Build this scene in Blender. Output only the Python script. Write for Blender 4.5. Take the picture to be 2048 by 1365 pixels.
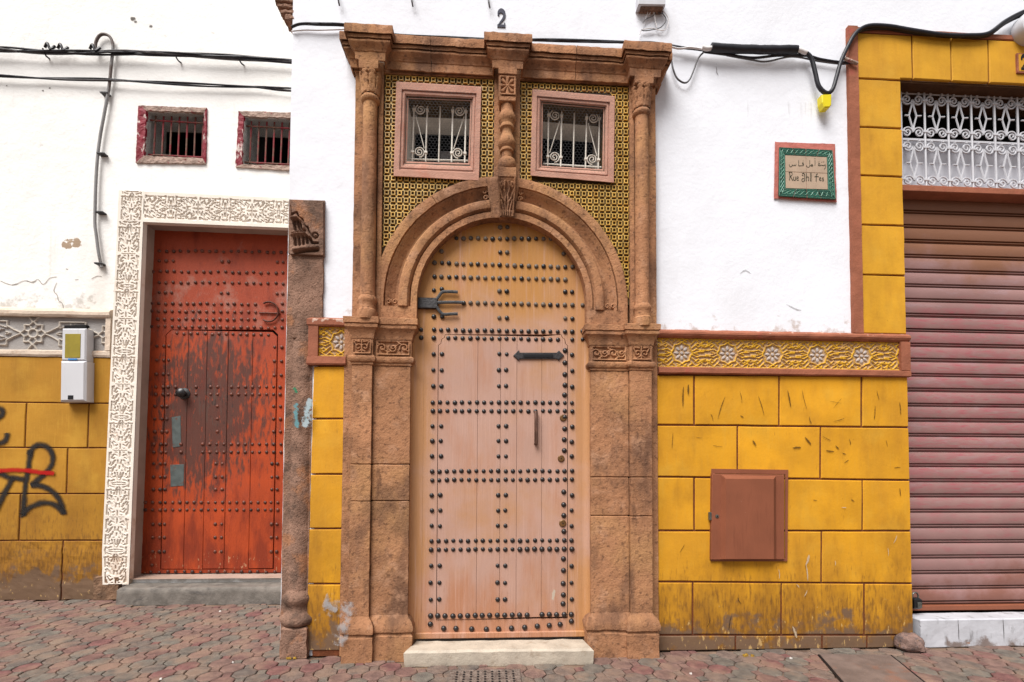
import bpy, bmesh, math, random
import numpy as np
from mathutils import Vector, Matrix, noise
from mathutils.geometry import tessellate_polygon
random.seed(7)
rad = math.radians
sc = bpy.context.scene
for o in list(bpy.data.objects): bpy.data.objects.remove(o)
COL = sc.collection

# ---------------------------------------------------------------- camera
F, CX, CY = 960.0, 1024.0, 898.0           # focal length and principal point in photograph pixels
CAM_LOC = Vector((0.0, -3.55, 1.37))
CAM_R = Matrix.Rotation(-rad(3.0), 3, 'Z') @ Matrix.Rotation(rad(91.92), 3, 'X') @ Matrix.Rotation(rad(0.26), 3, 'Z')
cd = bpy.data.cameras.new('camera'); cam = bpy.data.objects.new('camera', cd); COL.objects.link(cam)
cam.matrix_world = Matrix.Translation(CAM_LOC) @ CAM_R.to_4x4()
cd.sensor_width = 36.0; cd.lens = F / 2048 * 36.0
cd.shift_y = (CY - 682.5) / 2048.0
cd.clip_start = 0.05; cd.clip_end = 300.0
sc.camera = cam

# ---------------------------------------------------------------- light
SUN_EL, SUN_AZ = rad(56), rad(-34)          # azimuth measured from the facade normal, negative = from the left
world = bpy.data.worlds.new('World'); sc.world = world; world.use_nodes = True
nt = world.node_tree; nt.nodes.clear()
sky = nt.nodes.new('ShaderNodeTexSky'); sky.sky_type = 'NISHITA'; sky.sun_disc = False
sky.sun_elevation = SUN_EL; sky.sun_rotation = rad(180) - SUN_AZ
sky.dust_density = 3.0; sky.air_density = 1.0; sky.ozone_density = 1.0
hsv = nt.nodes.new('ShaderNodeHueSaturation'); hsv.inputs['Saturation'].default_value = 0.18
bg = nt.nodes.new('ShaderNodeBackground'); bg.inputs['Strength'].default_value = 0.062
wo = nt.nodes.new('ShaderNodeOutputWorld')
nt.links.new(sky.outputs[0], hsv.inputs['Color']); nt.links.new(hsv.outputs[0], bg.inputs['Color']); nt.links.new(bg.outputs[0], wo.inputs['Surface'])
sl = bpy.data.lights.new('sun', 'SUN'); sl.energy = 2.9; sl.angle = rad(36); sl.color = (1.0, 0.975, 0.94)
so = bpy.data.objects.new('sun', sl); COL.objects.link(so)
sdir = Vector((math.sin(SUN_AZ) * math.cos(SUN_EL), -math.cos(SUN_AZ) * math.cos(SUN_EL), math.sin(SUN_EL)))
so.rotation_euler = sdir.to_track_quat('Z', 'Y').to_euler(); so.location = sdir * 20
sc.view_settings.view_transform = 'Standard'; sc.view_settings.look = 'None'
sc.view_settings.exposure = 0.95; sc.view_settings.gamma = 1.0; sc.view_settings.use_curve_mapping = False
sc.render.resolution_x = 1024; sc.render.resolution_y = 682

# ---------------------------------------------------------------- measuring: a point of a wall plane seen at a photo pixel
def W(px, py, Y=0.0):
    d = CAM_R @ Vector(((px - CX) / F, -(py - CY) / F, -1.0))
    return CAM_LOC + d * ((Y - CAM_LOC.y) / d.y)
def G(px, py, Z=0.0):
    d = CAM_R @ Vector(((px - CX) / F, -(py - CY) / F, -1.0))
    return CAM_LOC + d * ((Z - CAM_LOC.z) / d.z)
def M_PER_PX(Y): return (Y - CAM_LOC.y) / F

# ---------------------------------------------------------------- materials
def c(r, g, b, k=0.8):
    f = lambda v: ((v / 255 / 12.92) if v <= 10 else (((v / 255) + 0.055) / 1.055) ** 2.4) * k
    s = 1.0 if min(r, g, b) >= 200 else 0.84            # keep whites, hold the tinted paints and stones a little lower
    return (f(r) * s, f(g) * s, f(b) * s, 1.0)
class NT:
    def __init__(s, name):
        s.m = bpy.data.materials.new(name); s.m.use_nodes = True; s.t = s.m.node_tree
        s.b = s.t.nodes['Principled BSDF']; s.pos = s.n('ShaderNodeNewGeometry').outputs['Position']
    def n(s, typ, **kw):
        x = s.t.nodes.new(typ)
        for k, v in kw.items(): setattr(x, k, v)
        return x
    def put(s, sock, v):
        if isinstance(v, bpy.types.NodeSocket): s.t.links.new(v, sock)
        else: sock.default_value = v
    def math(s, op, a, b=0.0, cl=False):
        x = s.n('ShaderNodeMath', operation=op, use_clamp=cl); s.put(x.inputs[0], a); s.put(x.inputs[1], b); return x.outputs[0]
    def noise(s, scale, detail=4.0, stretch=(1, 1, 1), off=0.0, rough=0.55, dist=0.0):
        mp = s.n('ShaderNodeMapping'); s.put(mp.inputs['Vector'], s.pos)
        mp.inputs['Scale'].default_value = stretch; mp.inputs['Location'].default_value = (off, off * .7, off * .3)
        x = s.n('ShaderNodeTexNoise'); s.put(x.inputs['Vector'], mp.outputs[0])
        x.inputs['Scale'].default_value = scale; x.inputs['Detail'].default_value = detail
        x.inputs['Roughness'].default_value = rough; x.inputs['Distortion'].default_value = dist
        return x.outputs['Fac']
    def voro(s, scale, stretch=(1, 1, 1)):
        mp = s.n('ShaderNodeMapping'); s.put(mp.inputs['Vector'], s.pos); mp.inputs['Scale'].default_value = stretch
        x = s.n('ShaderNodeTexVoronoi'); s.put(x.inputs['Vector'], mp.outputs[0]); x.inputs['Scale'].default_value = scale
        return x.outputs['Distance']
    def ramp(s, v, a, b, lo=0.0, hi=1.0):
        x = s.n('ShaderNodeMapRange', interpolation_type='SMOOTHSTEP' if lo <= hi and hi <= 1.0 and lo >= 0 else 'LINEAR', clamp=True)
        s.put(x.inputs['Value'], v)
        x.inputs['From Min'].default_value = a; x.inputs['From Max'].default_value = b
        x.inputs['To Min'].default_value = lo; x.inputs['To Max'].default_value = hi
        return x.outputs[0]
    def lin(s, v, a, b, lo, hi):
        x = s.n('ShaderNodeMapRange', interpolation_type='LINEAR', clamp=True); s.put(x.inputs['Value'], v)
        x.inputs['From Min'].default_value = a; x.inputs['From Max'].default_value = b
        x.inputs['To Min'].default_value = lo; x.inputs['To Max'].default_value = hi
        return x.outputs[0]
    def axis(s, i):
        if not hasattr(s, 'sep'): s.sep = s.n('ShaderNodeSeparateXYZ'); s.put(s.sep.inputs[0], s.pos)
        return s.sep.outputs[i]
    def mix(s, f, a, b, mode='MIX'):
        x = s.n('ShaderNodeMix', data_type='RGBA', blend_type=mode); s.put(x.inputs[0], f); s.put(x.inputs[6], a); s.put(x.inputs[7], b); return x.outputs[2]
    def attr(s, name):
        return s.n('ShaderNodeAttribute', attribute_name=name)
    def mask(s, scale, lo, hi, detail=5.0, stretch=(1, 1, 1), off=0.0, bias=(), dist=0.0):
        v = s.noise(scale, detail, stretch, off, 0.6, dist)
        for b in bias:
            if b[0] == 'z' or b[0] == 'x':
                v = s.math('ADD', v, s.lin(s.axis(2 if b[0] == 'z' else 0), *b[1:]))
            else:                                        # distance from a point of the wall, with an x/z stretch
                (qx, qz, sx, sz), a0, a1, b0, b1 = b[1:]
                dx = s.math('MULTIPLY', s.math('SUBTRACT', s.axis(0), qx), sx); dz = s.math('MULTIPLY', s.math('SUBTRACT', s.axis(2), qz), sz)
                d = s.math('SQRT', s.math('ADD', s.math('MULTIPLY', dx, dx), s.math('MULTIPLY', dz, dz)))
                v = s.math('ADD', v, s.lin(d, a0, a1, b0, b1))
        return s.ramp(v, lo, hi)
def mat(name, base, rough=0.85, spec=0.25, var=0.12, vscale=3.0, layers=(), bump=(), jitter=0.0, metal=0.0, bumpdist=0.01, hcol=None, coat=0.0):
    """base colour with soft mottling, then layers (colour, mask-kwargs, opacity), then bumps (scale, strength, stretch)"""
    s = NT(name); b = s.b
    col = base
    if var:
        n = s.noise(vscale, 6.0, off=len(name) * 1.7)
        dk = tuple(v * (1 - var) for v in base[:3]) + (1,); lt = tuple(min(v * (1 + var), .93) for v in base[:3]) + (1,)
        col = s.mix(s.ramp(n, .3, .7), dk, lt)
    if hcol:                                             # painted relief: ground colour (painted shade in lace cuts), then the raised work
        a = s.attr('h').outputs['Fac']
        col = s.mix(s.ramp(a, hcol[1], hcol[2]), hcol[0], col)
    for i, L in enumerate(layers):
        m = s.mask(off=3.1 * i + len(name), **L[1])
        if len(L) > 2: m = s.math('MULTIPLY', m, L[2])
        col = s.mix(m, col, L[0])
    if jitter:
        oi = s.n('ShaderNodeObjectInfo').outputs['Random']
        j = s.lin(oi, 0, 1, 1 - jitter, 1 + jitter)
        cb = s.n('ShaderNodeCombineXYZ'); [s.put(cb.inputs[k], j) for k in range(3)]
        col = s.mix(1.0, col, cb.outputs[0], 'MULTIPLY')
    s.put(b.inputs['Base Color'], col); b.inputs['Roughness'].default_value = rough
    b.inputs['Specular IOR Level'].default_value = spec; b.inputs['Metallic'].default_value = metal
    b.inputs['Coat Weight'].default_value = coat
    if bump:
        h = None
        for q in bump:
            v = s.voro(q[0], q[2] if len(q) > 2 else (1, 1, 1)) if len(q) > 3 else s.noise(q[0], 5.0, q[2] if len(q) > 2 else (1, 1, 1), 5.5)
            v = s.math('MULTIPLY', v, q[1]); h = v if h is None else s.math('ADD', h, v)
        bp = s.n('ShaderNodeBump'); s.put(bp.inputs['Height'], h); bp.inputs['Distance'].default_value = bumpdist; bp.inputs['Strength'].default_value = 1.0
        s.put(b.inputs['Normal'], bp.outputs[0])
    return s.m
def paint_mat(name, col, soft=0.35, grain=25.0, op=0.95, rough=0.7, amp=0.55, lo=0.02):
    """sprayed or smeared paint: fades out towards the edge of its stroke"""
    s = NT(name); b = s.b; b.inputs['Base Color'].default_value = col; b.inputs['Roughness'].default_value = rough
    b.inputs['Specular IOR Level'].default_value = 0.2
    a = s.attr('r').outputs['Fac']
    n = s.noise(grain, 4.0)
    v = s.math('ADD', a, s.math('MULTIPLY', s.math('SUBTRACT', n, 0.5), amp))
    f = s.math('MULTIPLY', s.ramp(v, lo, soft + lo), op)
    s.put(b.inputs['Alpha'], f)
    return s.m

YL = 1.55                                                # plane of the set-back house on the left
wl = lambda px, py: (W(px, py, YL).x, W(px, py, YL).z)
wc = lambda px, py, Y=0.0: (W(px, py, Y).x, W(px, py, Y).z)
MT = {}
MT['plaster'] = mat('white_plaster', c(234, 236, 243, .88), var=.025, vscale=1.3,
    layers=[(c(214, 212, 216), dict(scale=1.1, lo=.45, hi=.75), .35),
            (c(205, 200, 200), dict(scale=2.2, lo=.62, hi=.9, stretch=(1, 1, .35)), .35),
            (c(176, 168, 164), dict(scale=9, lo=.66, hi=.86, stretch=(2.5, 1, .18), bias=[('z', 3.6, 4.15, -.2, .1), ('z', 4.22, 4.30, 0, -.4)]), .4),
            (c(196, 170, 150), dict(scale=9, lo=.72, hi=.86, bias=[('z', 2.36, 2.62, .25, 0)]), .6)],
    bump=[(2.2, .7), (7, .25), (38, .15)], bumpdist=.010)
pq = wl(143, 487)
MT['plaster_old'] = mat('old_white_plaster', c(243, 241, 238, .88), var=.03, vscale=1.1,
    layers=[(c(226, 214, 200), dict(scale=1.6, lo=.56, hi=.85, stretch=(1, 1, .25), bias=[('z', 2.8, 4.6, .12, 0)]), .55),
            (c(176, 165, 150), dict(scale=7, lo=.66, hi=.8, bias=[('z', 2.9, 3.25, .22, 0)]), .5),
            (c(205, 170, 130), dict(scale=2.5, lo=.6, hi=.82, stretch=(2.5, 1, .2)), .35),
            (c(190, 165, 140), dict(scale=9, lo=.98, hi=1.02, bias=[('p', (pq[0], pq[1], 1, 1.9), .08, .2, .62, 0)]), 1.0),
            (c(120, 110, 105), dict(scale=26, lo=.74, hi=.8), .5)],
    bump=[(2, .8), (6, .5), (30, .25)], bumpdist=.013)
YEL = c(230, 164, 34, .88)
def yellow(name, dirt_top, k=0.0, base=None):
    return mat(name, base or YEL, var=.10, vscale=2.4, rough=.75, jitter=.05,
        layers=[(c(196, 138, 44), dict(scale=1.5, lo=.42, hi=.7), .45),
                (c(232, 180, 70), dict(scale=20, lo=.5, hi=.75, stretch=(4, 1, .25)), .3),
                (c(204, 142, 40), dict(scale=5, lo=.45, hi=.8, stretch=(1.6, 1, .5)), .5),
                (c(234, 184, 70), dict(scale=3.2, lo=.5, hi=.75), .35),
                (c(160, 108, 34), dict(scale=3.5, lo=.52, hi=.95, stretch=(1.5, 1, .6), bias=[('z', .15, dirt_top, .38 + k, 0)]), .75),
                (c(120, 80, 36), dict(scale=22, lo=.62, hi=.9, stretch=(2.2, 1, .5), bias=[('z', .05, dirt_top * .8, .27 + k, 0)]), .7),
                (c(116, 84, 62), dict(scale=14, lo=.74, hi=.94, stretch=(1, 1, .7), bias=[('z', .02, dirt_top * .5, .36 + k, 0)]), .75),
                (c(128, 100, 78, .75), dict(scale=7, lo=.80, hi=.92, stretch=(1, 1, .8), bias=[('z', .05, .55, .14 + 8 * k, 0)]), .95),
                (c(222, 182, 118), dict(scale=26, lo=.70, hi=.77, stretch=(1.2, 1, .6), bias=[('z', .1, .75, .10, -.12)]), .75),
                (c(84, 60, 34), dict(scale=38, lo=.70, hi=.78, stretch=(1.8, 1, .7)), .6)],
        bump=[(9, .5), (60, .14)], bumpdist=.006)
MT['yellow'] = yellow('yellow_plaster', 1.05, .035)
MT['yellow_hi'] = yellow('yellow_plaster_upper', .3, base=c(228, 168, 44, .90))
MT['yellow_old'] = yellow('worn_yellow_plaster', 1.6, .06, base=c(198, 142, 44, .80))
MT['joint'] = mat('joint_mortar', c(120, 66, 38, .8), var=.25, vscale=20, bump=[(60, .5)])
MT['mortar_base'] = mat('bare_mortar', c(140, 108, 84, .75), var=.28, vscale=7, layers=[(c(190, 140, 50), dict(scale=8, lo=.55, hi=.7, bias=[('z', .1, .5, -.25, .18)]), .85), (c(88, 72, 60), dict(scale=6, lo=.55, hi=.75), .7)], bump=[(14, 1.0), (70, .4)], bumpdist=.02)
MT['stone'] = mat('red_brown_stone', c(178, 128, 94, .88), var=.18, vscale=3.2, rough=.92, spec=.12, jitter=.08,
    layers=[(c(204, 154, 106), dict(scale=1.9, lo=.44, hi=.70), .65),
            (c(104, 78, 66), dict(scale=2.4, lo=.50, hi=.66, stretch=(1.3, 1, .6)), .6),
            (c(108, 80, 66), dict(scale=5, lo=.50, hi=.70, stretch=(1, 1, .45)), .6),
            (c(210, 162, 130), dict(scale=8, lo=.54, hi=.72), .55),
            (c(92, 64, 50), dict(scale=9, lo=.60, hi=.74, stretch=(1.6, 1, .4), bias=[('z', .9, 1.2, 0, .04), ('z', 1.25, 1.5, 0, -.06)]), .6),
            (c(96, 68, 54), dict(scale=36, lo=.54, hi=.68), .6),
            (c(208, 164, 130), dict(scale=48, lo=.60, hi=.72), .4),
            (c(62, 42, 34), dict(scale=70, lo=.66, hi=.72), .6)],
    bump=[(9, .5), (34, .5), (85, .4)], bumpdist=.011)
MT['stone_old'] = mat('dark_old_stone', c(156, 122, 104, .86), var=.28, vscale=5, rough=.95, spec=.1,
    layers=[(c(196, 134, 92), dict(scale=4, lo=.56, hi=.66), .6), (c(92, 78, 70), dict(scale=7, lo=.5, hi=.66), .6), (c(70, 54, 46), dict(scale=60, lo=.55, hi=.68), .6)],
    bump=[(22, .8), (80, .6), (190, .3)], bumpdist=.014)
MT['trim'] = mat('brown_pink_trim', c(172, 106, 80, .78), var=.14, vscale=6, layers=[(c(188, 84, 80), dict(scale=7, lo=.58, hi=.72), .5), (c(226, 196, 178), dict(scale=22, lo=.7, hi=.74, bias=[('z', 2.36, 2.40, 0, .14), ('z', 2.42, 2.46, 0, -.4)]), .8), (c(110, 70, 54), dict(scale=9, lo=.58, hi=.8), .4)], bump=[(18, .5), (80, .2)])
MT['pink'] = mat('pink_window_stone', c(204, 154, 134, .86), var=.10, vscale=7, layers=[(c(206, 120, 92), dict(scale=5, lo=.52, hi=.75), .45), (c(196, 170, 160), dict(scale=14, lo=.58, hi=.72), .4)], bump=[(30, .4), (120, .2)])
MT['tile'] = mat('ochre_glazed_tile', c(216, 174, 84, .88), var=.22, vscale=26, rough=.45, spec=.4, jitter=.2, layers=[(c(196, 140, 30), dict(scale=17, lo=.5, hi=.62), .6), (c(218, 180, 120), dict(scale=33, lo=.58, hi=.66), .6)], bump=[(120, .3)], bumpdist=.004)
MT['tile_bed'] = mat('dark_tile_bed', c(84, 64, 32, .8), var=.4, vscale=30, rough=.6, layers=[(c(110, 80, 26), dict(scale=22, lo=.58, hi=.7), .6)])
MT['paint_door'] = mat('faded_door_paint', c(206, 164, 146, .80), var=.06, vscale=2, rough=.6, spec=.3,
    layers=[(c(204, 142, 62), dict(scale=1.6, lo=.45, hi=.9, bias=[('z', 1.75, 2.9, -.12, .42)]), .95),
            (c(196, 132, 92), dict(scale=2.2, lo=.5, hi=.85, stretch=(2.4, 1, .7), bias=[('z', .25, .9, .3, 0)]), .8),
            (c(204, 146, 88), dict(scale=1.4, lo=.5, hi=.8, bias=[('x', -.5, -.34, .28, 0), ('x', .55, .70, 0, .28)]), .8),
            (c(222, 178, 160), dict(scale=9, lo=.52, hi=.75, stretch=(5, 1, .18)), .45),
            (c(168, 116, 88), dict(scale=26, lo=.58, hi=.75, stretch=(6, 1, .10)), .4),
            (c(160, 104, 70), dict(scale=18, lo=.68, hi=.78, stretch=(6, 1, .3), bias=[('z', .2, .7, .12, 0)]), .6),
            (c(210, 196, 176), dict(scale=14, lo=.93, hi=.97, stretch=(2, 1, .8), bias=[('p', wc(1100, 1190, .0) + (1.0, 1.1), .02, .16, .42, 0)]), .9)],
    bump=[(30, .5, (4, 1, .15)), (90, .12)], bumpdist=.004)
q1, q2 = wl(405, 800), wl(350, 900)
MT['paint_red'] = mat('worn_red_door_paint', c(190, 74, 28, .80), var=.10, vscale=3, rough=.65, spec=.3,
    layers=[(c(172, 72, 44), dict(scale=2.0, lo=.42, hi=.7, bias=[('z', 2.3, 2.9, -.1, .28)]), .8),
            (c(184, 138, 122), dict(scale=6.5, lo=.52, hi=.76, stretch=(1, 1, .8), bias=[('z', 2.3, 3.0, -.25, .09), ('z', 3.2, 3.5, 0, -.15)]), .6),
            (c(84, 56, 48), dict(scale=15, lo=.54, hi=.78, stretch=(2.0, 1, .55), bias=[('p', q1 + (1, .7), .05, .95, .44, -.12), ('p', q2 + (1.2, .6), .1, .5, .14, 0)]), .9),
            (c(186, 76, 36), dict(scale=26, lo=.60, hi=.68, stretch=(1.6, 1, .5), bias=[('p', q1 + (1, .7), .05, .8, -.02, .0)]), .75),
            (c(58, 42, 38), dict(scale=17, lo=.60, hi=.70, stretch=(1.4, 1, .6), bias=[('p', q1 + (1, .7), .05, .6, .06, -.12)]), .8),
            (c(96, 70, 60), dict(scale=14, lo=.64, hi=.72, stretch=(2, 1, .5), bias=[('p', q1 + (1, .8), .1, .9, .12, -.06)]), .8),
            (c(120, 40, 20), dict(scale=4, lo=.5, hi=.8, stretch=(2, 1, .6), bias=[('z', .4, 1.1, .22, 0)]), .7),
            (c(206, 160, 120), dict(scale=24, lo=.80, hi=.86, stretch=(1.6, 1, .5), bias=[('z', .38, .6, .2, 0)]), .8),
            (c(70, 34, 24), dict(scale=34, lo=.62, hi=.72, stretch=(3.5, 1, .4)), .55)],
    bump=[(26, .6, (4, 1, .18)), (80, .3)], bumpdist=.006)
MT['iron'] = mat('dark_iron', c(46, 42, 44, .8), var=.3, vscale=40, rough=.5, spec=.45, jitter=.2, bump=[(60, .4)])
MT['stud'] = mat('black_stud_iron', c(40, 34, 34, .8), var=.2, vscale=60, rough=.38, spec=.5, jitter=.25)
MT['stud_ochre'] = mat('dusty_stud_iron', c(112, 98, 86, .7), var=.3, vscale=60, rough=.5, spec=.4, jitter=.3)
MT['stud_red'] = mat('red_painted_stud', c(110, 56, 38, .75), var=.3, vscale=40, rough=.5, spec=.4, jitter=.35, layers=[(c(62, 32, 24), dict(scale=3, lo=.55, hi=.66, bias=[('z', 1.0, 2.2, .1, -.05)]), .8)])
MT['rust'] = mat('rusty_iron', c(126, 92, 76, .7), var=.3, vscale=30, rough=.7, layers=[(c(150, 36, 52), dict(scale=14, lo=.42, hi=.58), .85)], bump=[(60, .4)])
MT['redpaint'] = mat('chipped_red_paint', c(140, 16, 40, .8), var=.15, vscale=12, rough=.6, layers=[(c(226, 206, 198), dict(scale=15, lo=.56, hi=.62, stretch=(1.4, 1, .7)), .9), (c(110, 66, 56), dict(scale=30, lo=.64, hi=.7), .7)], bump=[(30, .8)], bumpdist=.01)
MT['sill'] = mat('flaked_sill', c(186, 160, 146, .8), var=.2, vscale=14, layers=[(c(160, 60, 70), dict(scale=22, lo=.58, hi=.66), .7), (c(100, 70, 62), dict(scale=34, lo=.62, hi=.68), .7)], bump=[(30, 1.0)], bumpdist=.02)
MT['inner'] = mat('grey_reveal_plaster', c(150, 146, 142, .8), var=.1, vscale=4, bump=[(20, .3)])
MT['inner_brown'] = mat('brown_reveal_plaster', c(228, 222, 214, .88), var=.12, vscale=6, bump=[(20, .3)])
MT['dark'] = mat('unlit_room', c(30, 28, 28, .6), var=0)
MT['white_iron'] = mat('white_painted_iron', c(226, 220, 208, .85), var=.06, vscale=20, rough=.5, spec=.4, layers=[(c(150, 120, 90), dict(scale=30, lo=.66, hi=.74), .5)])
MT['white_iron2'] = mat('white_painted_grille', c(214, 214, 220, .74), var=.04, vscale=20, rough=.5, spec=.4)
MT['board'] = mat('pale_grey_board', c(206, 206, 214, .8), var=.08, vscale=3, rough=.6)
def shutter_mat():
    return mat('painted_roller_shutter', c(166, 128, 124, .84), var=.10, vscale=2, rough=.55, spec=.3, jitter=.05,
        layers=[(c(180, 108, 112), dict(scale=7, lo=.40, hi=.66, stretch=(.8, 1, 2.5), bias=[('z', .3, 1.3, -.2, 0), ('z', 2.6, 3.1, .02, -.4)]), .6),
                (c(186, 84, 98), dict(scale=11, lo=.56, hi=.66, stretch=(.6, 1, 5), bias=[('z', .3, 1.3, -.2, 0), ('z', 2.6, 3.1, .02, -.4)]), .5),
                (c(180, 150, 154), dict(scale=6, lo=.54, hi=.70, stretch=(.9, 1, 3), bias=[('z', .5, 1.2, -.2, 0)]), .4),
                (c(146, 98, 66), dict(scale=2, lo=.5, hi=.8, bias=[('z', 2.75, 3.2, -.2, .35)]), .85),
                (c(136, 82, 60), dict(scale=3, lo=.5, hi=.8, bias=[('z', .3, .9, .3, -.2)]), .7),
                (c(60, 40, 36), dict(scale=45, lo=.72, hi=.78), .5)],
        bump=[(40, .2)], bumpdist=.003)
MT['shutter'] = shutter_mat()
MT['steel_brown'] = mat('brown_cabinet_paint', c(150, 88, 62, .8), var=.07, vscale=5, rough=.55, spec=.35, layers=[(c(172, 128, 108), dict(scale=28, lo=.68, hi=.74), .5), (c(120, 66, 46), dict(scale=12, lo=.55, hi=.75, stretch=(3, 1, .4)), .4)], bump=[(30, .2, (4, 1, .3))], bumpdist=.003)
MT['marble'] = mat('pale_worn_marble', c(206, 192, 174, .8), var=.12, vscale=9, rough=.6, layers=[(c(160, 136, 112), dict(scale=12, lo=.56, hi=.74), .5), (c(130, 104, 84), dict(scale=40, lo=.66, hi=.74), .5)], bump=[(28, .6), (90, .3)], bumpdist=.006)
MT['greystone'] = mat('grey_worn_step', c(134, 126, 118, .75), var=.25, vscale=9, rough=.75, layers=[(c(74, 70, 72), dict(scale=7, lo=.55, hi=.72, stretch=(.7, 1, 1.4)), .7), (c(150, 112, 70), dict(scale=6, lo=.66, hi=.8), .5)], bump=[(30, .7), (110, .4)], bumpdist=.008)
MT['whitestone'] = mat('dirty_white_marble', c(200, 200, 206, .76), var=.1, vscale=5, rough=.55, layers=[(c(110, 106, 104), dict(scale=9, lo=.54, hi=.72, stretch=(1.6, 1, .7)), .7), (c(60, 56, 56), dict(scale=40, lo=.66, hi=.72), .7), (c(122, 96, 80), dict(scale=8, lo=.72, hi=.86, bias=[('z', .02, .12, .25, 0)]), .8)], bump=[(26, .3)])
MT['lace'] = mat('carved_white_plaster', c(236, 226, 214, .86), var=.05, vscale=5, hcol=(c(150, 124, 102, .84), .05, .9), layers=[(c(206, 166, 128), dict(scale=4, lo=.56, hi=.78, bias=[('z', .2, 1.0, .12, 0)]), .45)], bump=[(60, .25)], bumpdist=.004)  # darker colour inside the carved cuts adds painted shade to the white plaster
MT['lace_flat'] = mat('white_plaster_margin', c(236, 226, 214, .86), var=.05, vscale=5, layers=[(c(206, 166, 128), dict(scale=4, lo=.56, hi=.78, bias=[('z', .2, 1.0, .2, 0)]), .6)], bump=[(30, .4)])
MT['jamb'] = mat('dusty_jamb_plaster', c(186, 160, 146, .8), var=.1, vscale=4, layers=[(c(150, 120, 92), dict(scale=3, lo=.5, hi=.75), .5)], bump=[(24, .4)])
MT['frieze_grey'] = mat('grey_carved_frieze', c(214, 202, 188, .8), var=.12, vscale=12, hcol=(c(176, 170, 166, .84), .1, .9), layers=[(c(104, 96, 92), dict(scale=8, lo=.62, hi=.74), .6)], bump=[(50, .5)])
MT['frieze_trim'] = mat('cream_frieze_trim', c(232, 212, 192, .84), var=.08, vscale=6, layers=[(c(190, 140, 100), dict(scale=9, lo=.56, hi=.72), .5), (c(110, 98, 90), dict(scale=16, lo=.64, hi=.72), .6)], bump=[(26, .6)])
MT['frieze_yellow'] = mat('yellow_carved_frieze', c(226, 172, 40, .84), var=.12, vscale=18, hcol=(c(204, 166, 124, .84), .2, .75), layers=[(c(196, 152, 120), dict(scale=17, lo=.52, hi=.62), .55), (c(84, 60, 36), dict(scale=26, lo=.68, hi=.76), .6)], bump=[(60, .4)])
MT['petal'] = mat('white_rosette_paint', c(198, 184, 176, .84), var=.08, vscale=30, jitter=.06)
MT['cable'] = mat('black_cable', c(34, 33, 42, .8), var=.3, vscale=20, rough=.5, spec=.4, layers=[(c(120, 112, 108), dict(scale=16, lo=.66, hi=.74), .5)])
MT['cable_grey'] = mat('grey_cable', c(110, 108, 110, .8), var=.2, vscale=20, rough=.55)
MT['cable_white'] = mat('white_painted_wire', c(224, 220, 220, .85), var=.08, vscale=20, rough=.6)
MT['conduit'] = mat('grey_conduit', c(150, 148, 148, .85), var=.15, vscale=8, rough=.6, layers=[(c(90, 66, 54), dict(scale=5, lo=.55, hi=.7, bias=[('z', 2.9, 3.6, .2, 0), ('z', 4.9, 5.3, 0, .22)]), .8)])
MT['yellow_tag'] = mat('bright_yellow_plastic', c(246, 226, 10, .85), var=.04, rough=.4, spec=.5)
MT['meter'] = mat('grey_white_plastic', c(208, 208, 212, .82), var=.03, rough=.45, spec=.4, layers=[(c(150, 146, 140), dict(scale=8, lo=.6, hi=.8, stretch=(3, 1, .4)), .4)])
MT['meter_screen'] = mat('olive_window_plastic', c(164, 146, 40, .8), var=.12, vscale=9, rough=.25, spec=.5)
MT['blue'] = mat('blue_label', c(60, 140, 210, .8), var=0, rough=.4)
MT['black'] = mat('black_plastic', c(28, 28, 32, .8), var=0, rough=.5)
MT['number'] = mat('navy_number_paint', c(36, 34, 62, .8), var=.1, rough=.5)
MT['sign_pink'] = mat('pink_sign_border', c(202, 120, 108, .8), var=.12, vscale=12, bump=[(30, .5)])
MT['sign_green'] = mat('green_glazed_tile', c(28, 88, 72, .85), var=.3, vscale=30, rough=.25, spec=.5, jitter=.2)
MT['sign_tan'] = mat('tan_glazed_tile', c(196, 170, 146, .86), var=.08, vscale=12, rough=.3, spec=.5)
MT['sign_ink'] = mat('dark_sign_lettering', c(52, 56, 40, .8), var=.2, vscale=30, rough=.4)
MT['sign_pale'] = mat('pale_green_braid', c(140, 190, 168, .8), var=.2, vscale=30, rough=.3)
MT['handle'] = mat('brown_handle_iron', c(104, 72, 58, .8), var=.25, vscale=30, rough=.5, spec=.4)
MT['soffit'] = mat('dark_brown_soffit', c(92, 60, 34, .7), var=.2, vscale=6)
MT['glass'] = mat('frosted_lamp_glass', c(196, 200, 204, .8), var=.05, rough=.15, spec=.6)
MT['bluegrey'] = mat('blue_grey_plate', c(104, 112, 110, .7), var=.2, vscale=14, rough=.6, layers=[(c(120, 66, 48), dict(scale=16, lo=.6, hi=.68), .7)])
MT['brass'] = mat('tarnished_brass', c(128, 92, 52, .8), var=.3, vscale=40, rough=.4, spec=.5, metal=.4)
MT['lockblack'] = mat('black_lock', c(30, 32, 34, .8), var=.1, rough=.35, spec=.5)
MT['locksteel'] = mat('grey_lock_steel', c(120, 122, 116, .8), var=.2, vscale=40, rough=.35, metal=.6)
MT['rubble'] = mat('grey_pink_rubble', c(150, 122, 112, .75), var=.3, vscale=14, layers=[(c(196, 150, 80), dict(scale=12, lo=.6, hi=.7), .7), (c(90, 84, 86), dict(scale=30, lo=.52, hi=.6), .6)], bump=[(30, 1.0), (90, .6)], bumpdist=.015)
MT['scrap'] = mat('white_litter', c(214, 206, 200, .75), var=.05)
MT['leaf'] = mat('dry_ochre_litter', c(170, 132, 50, .8), var=.3, vscale=40)
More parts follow.
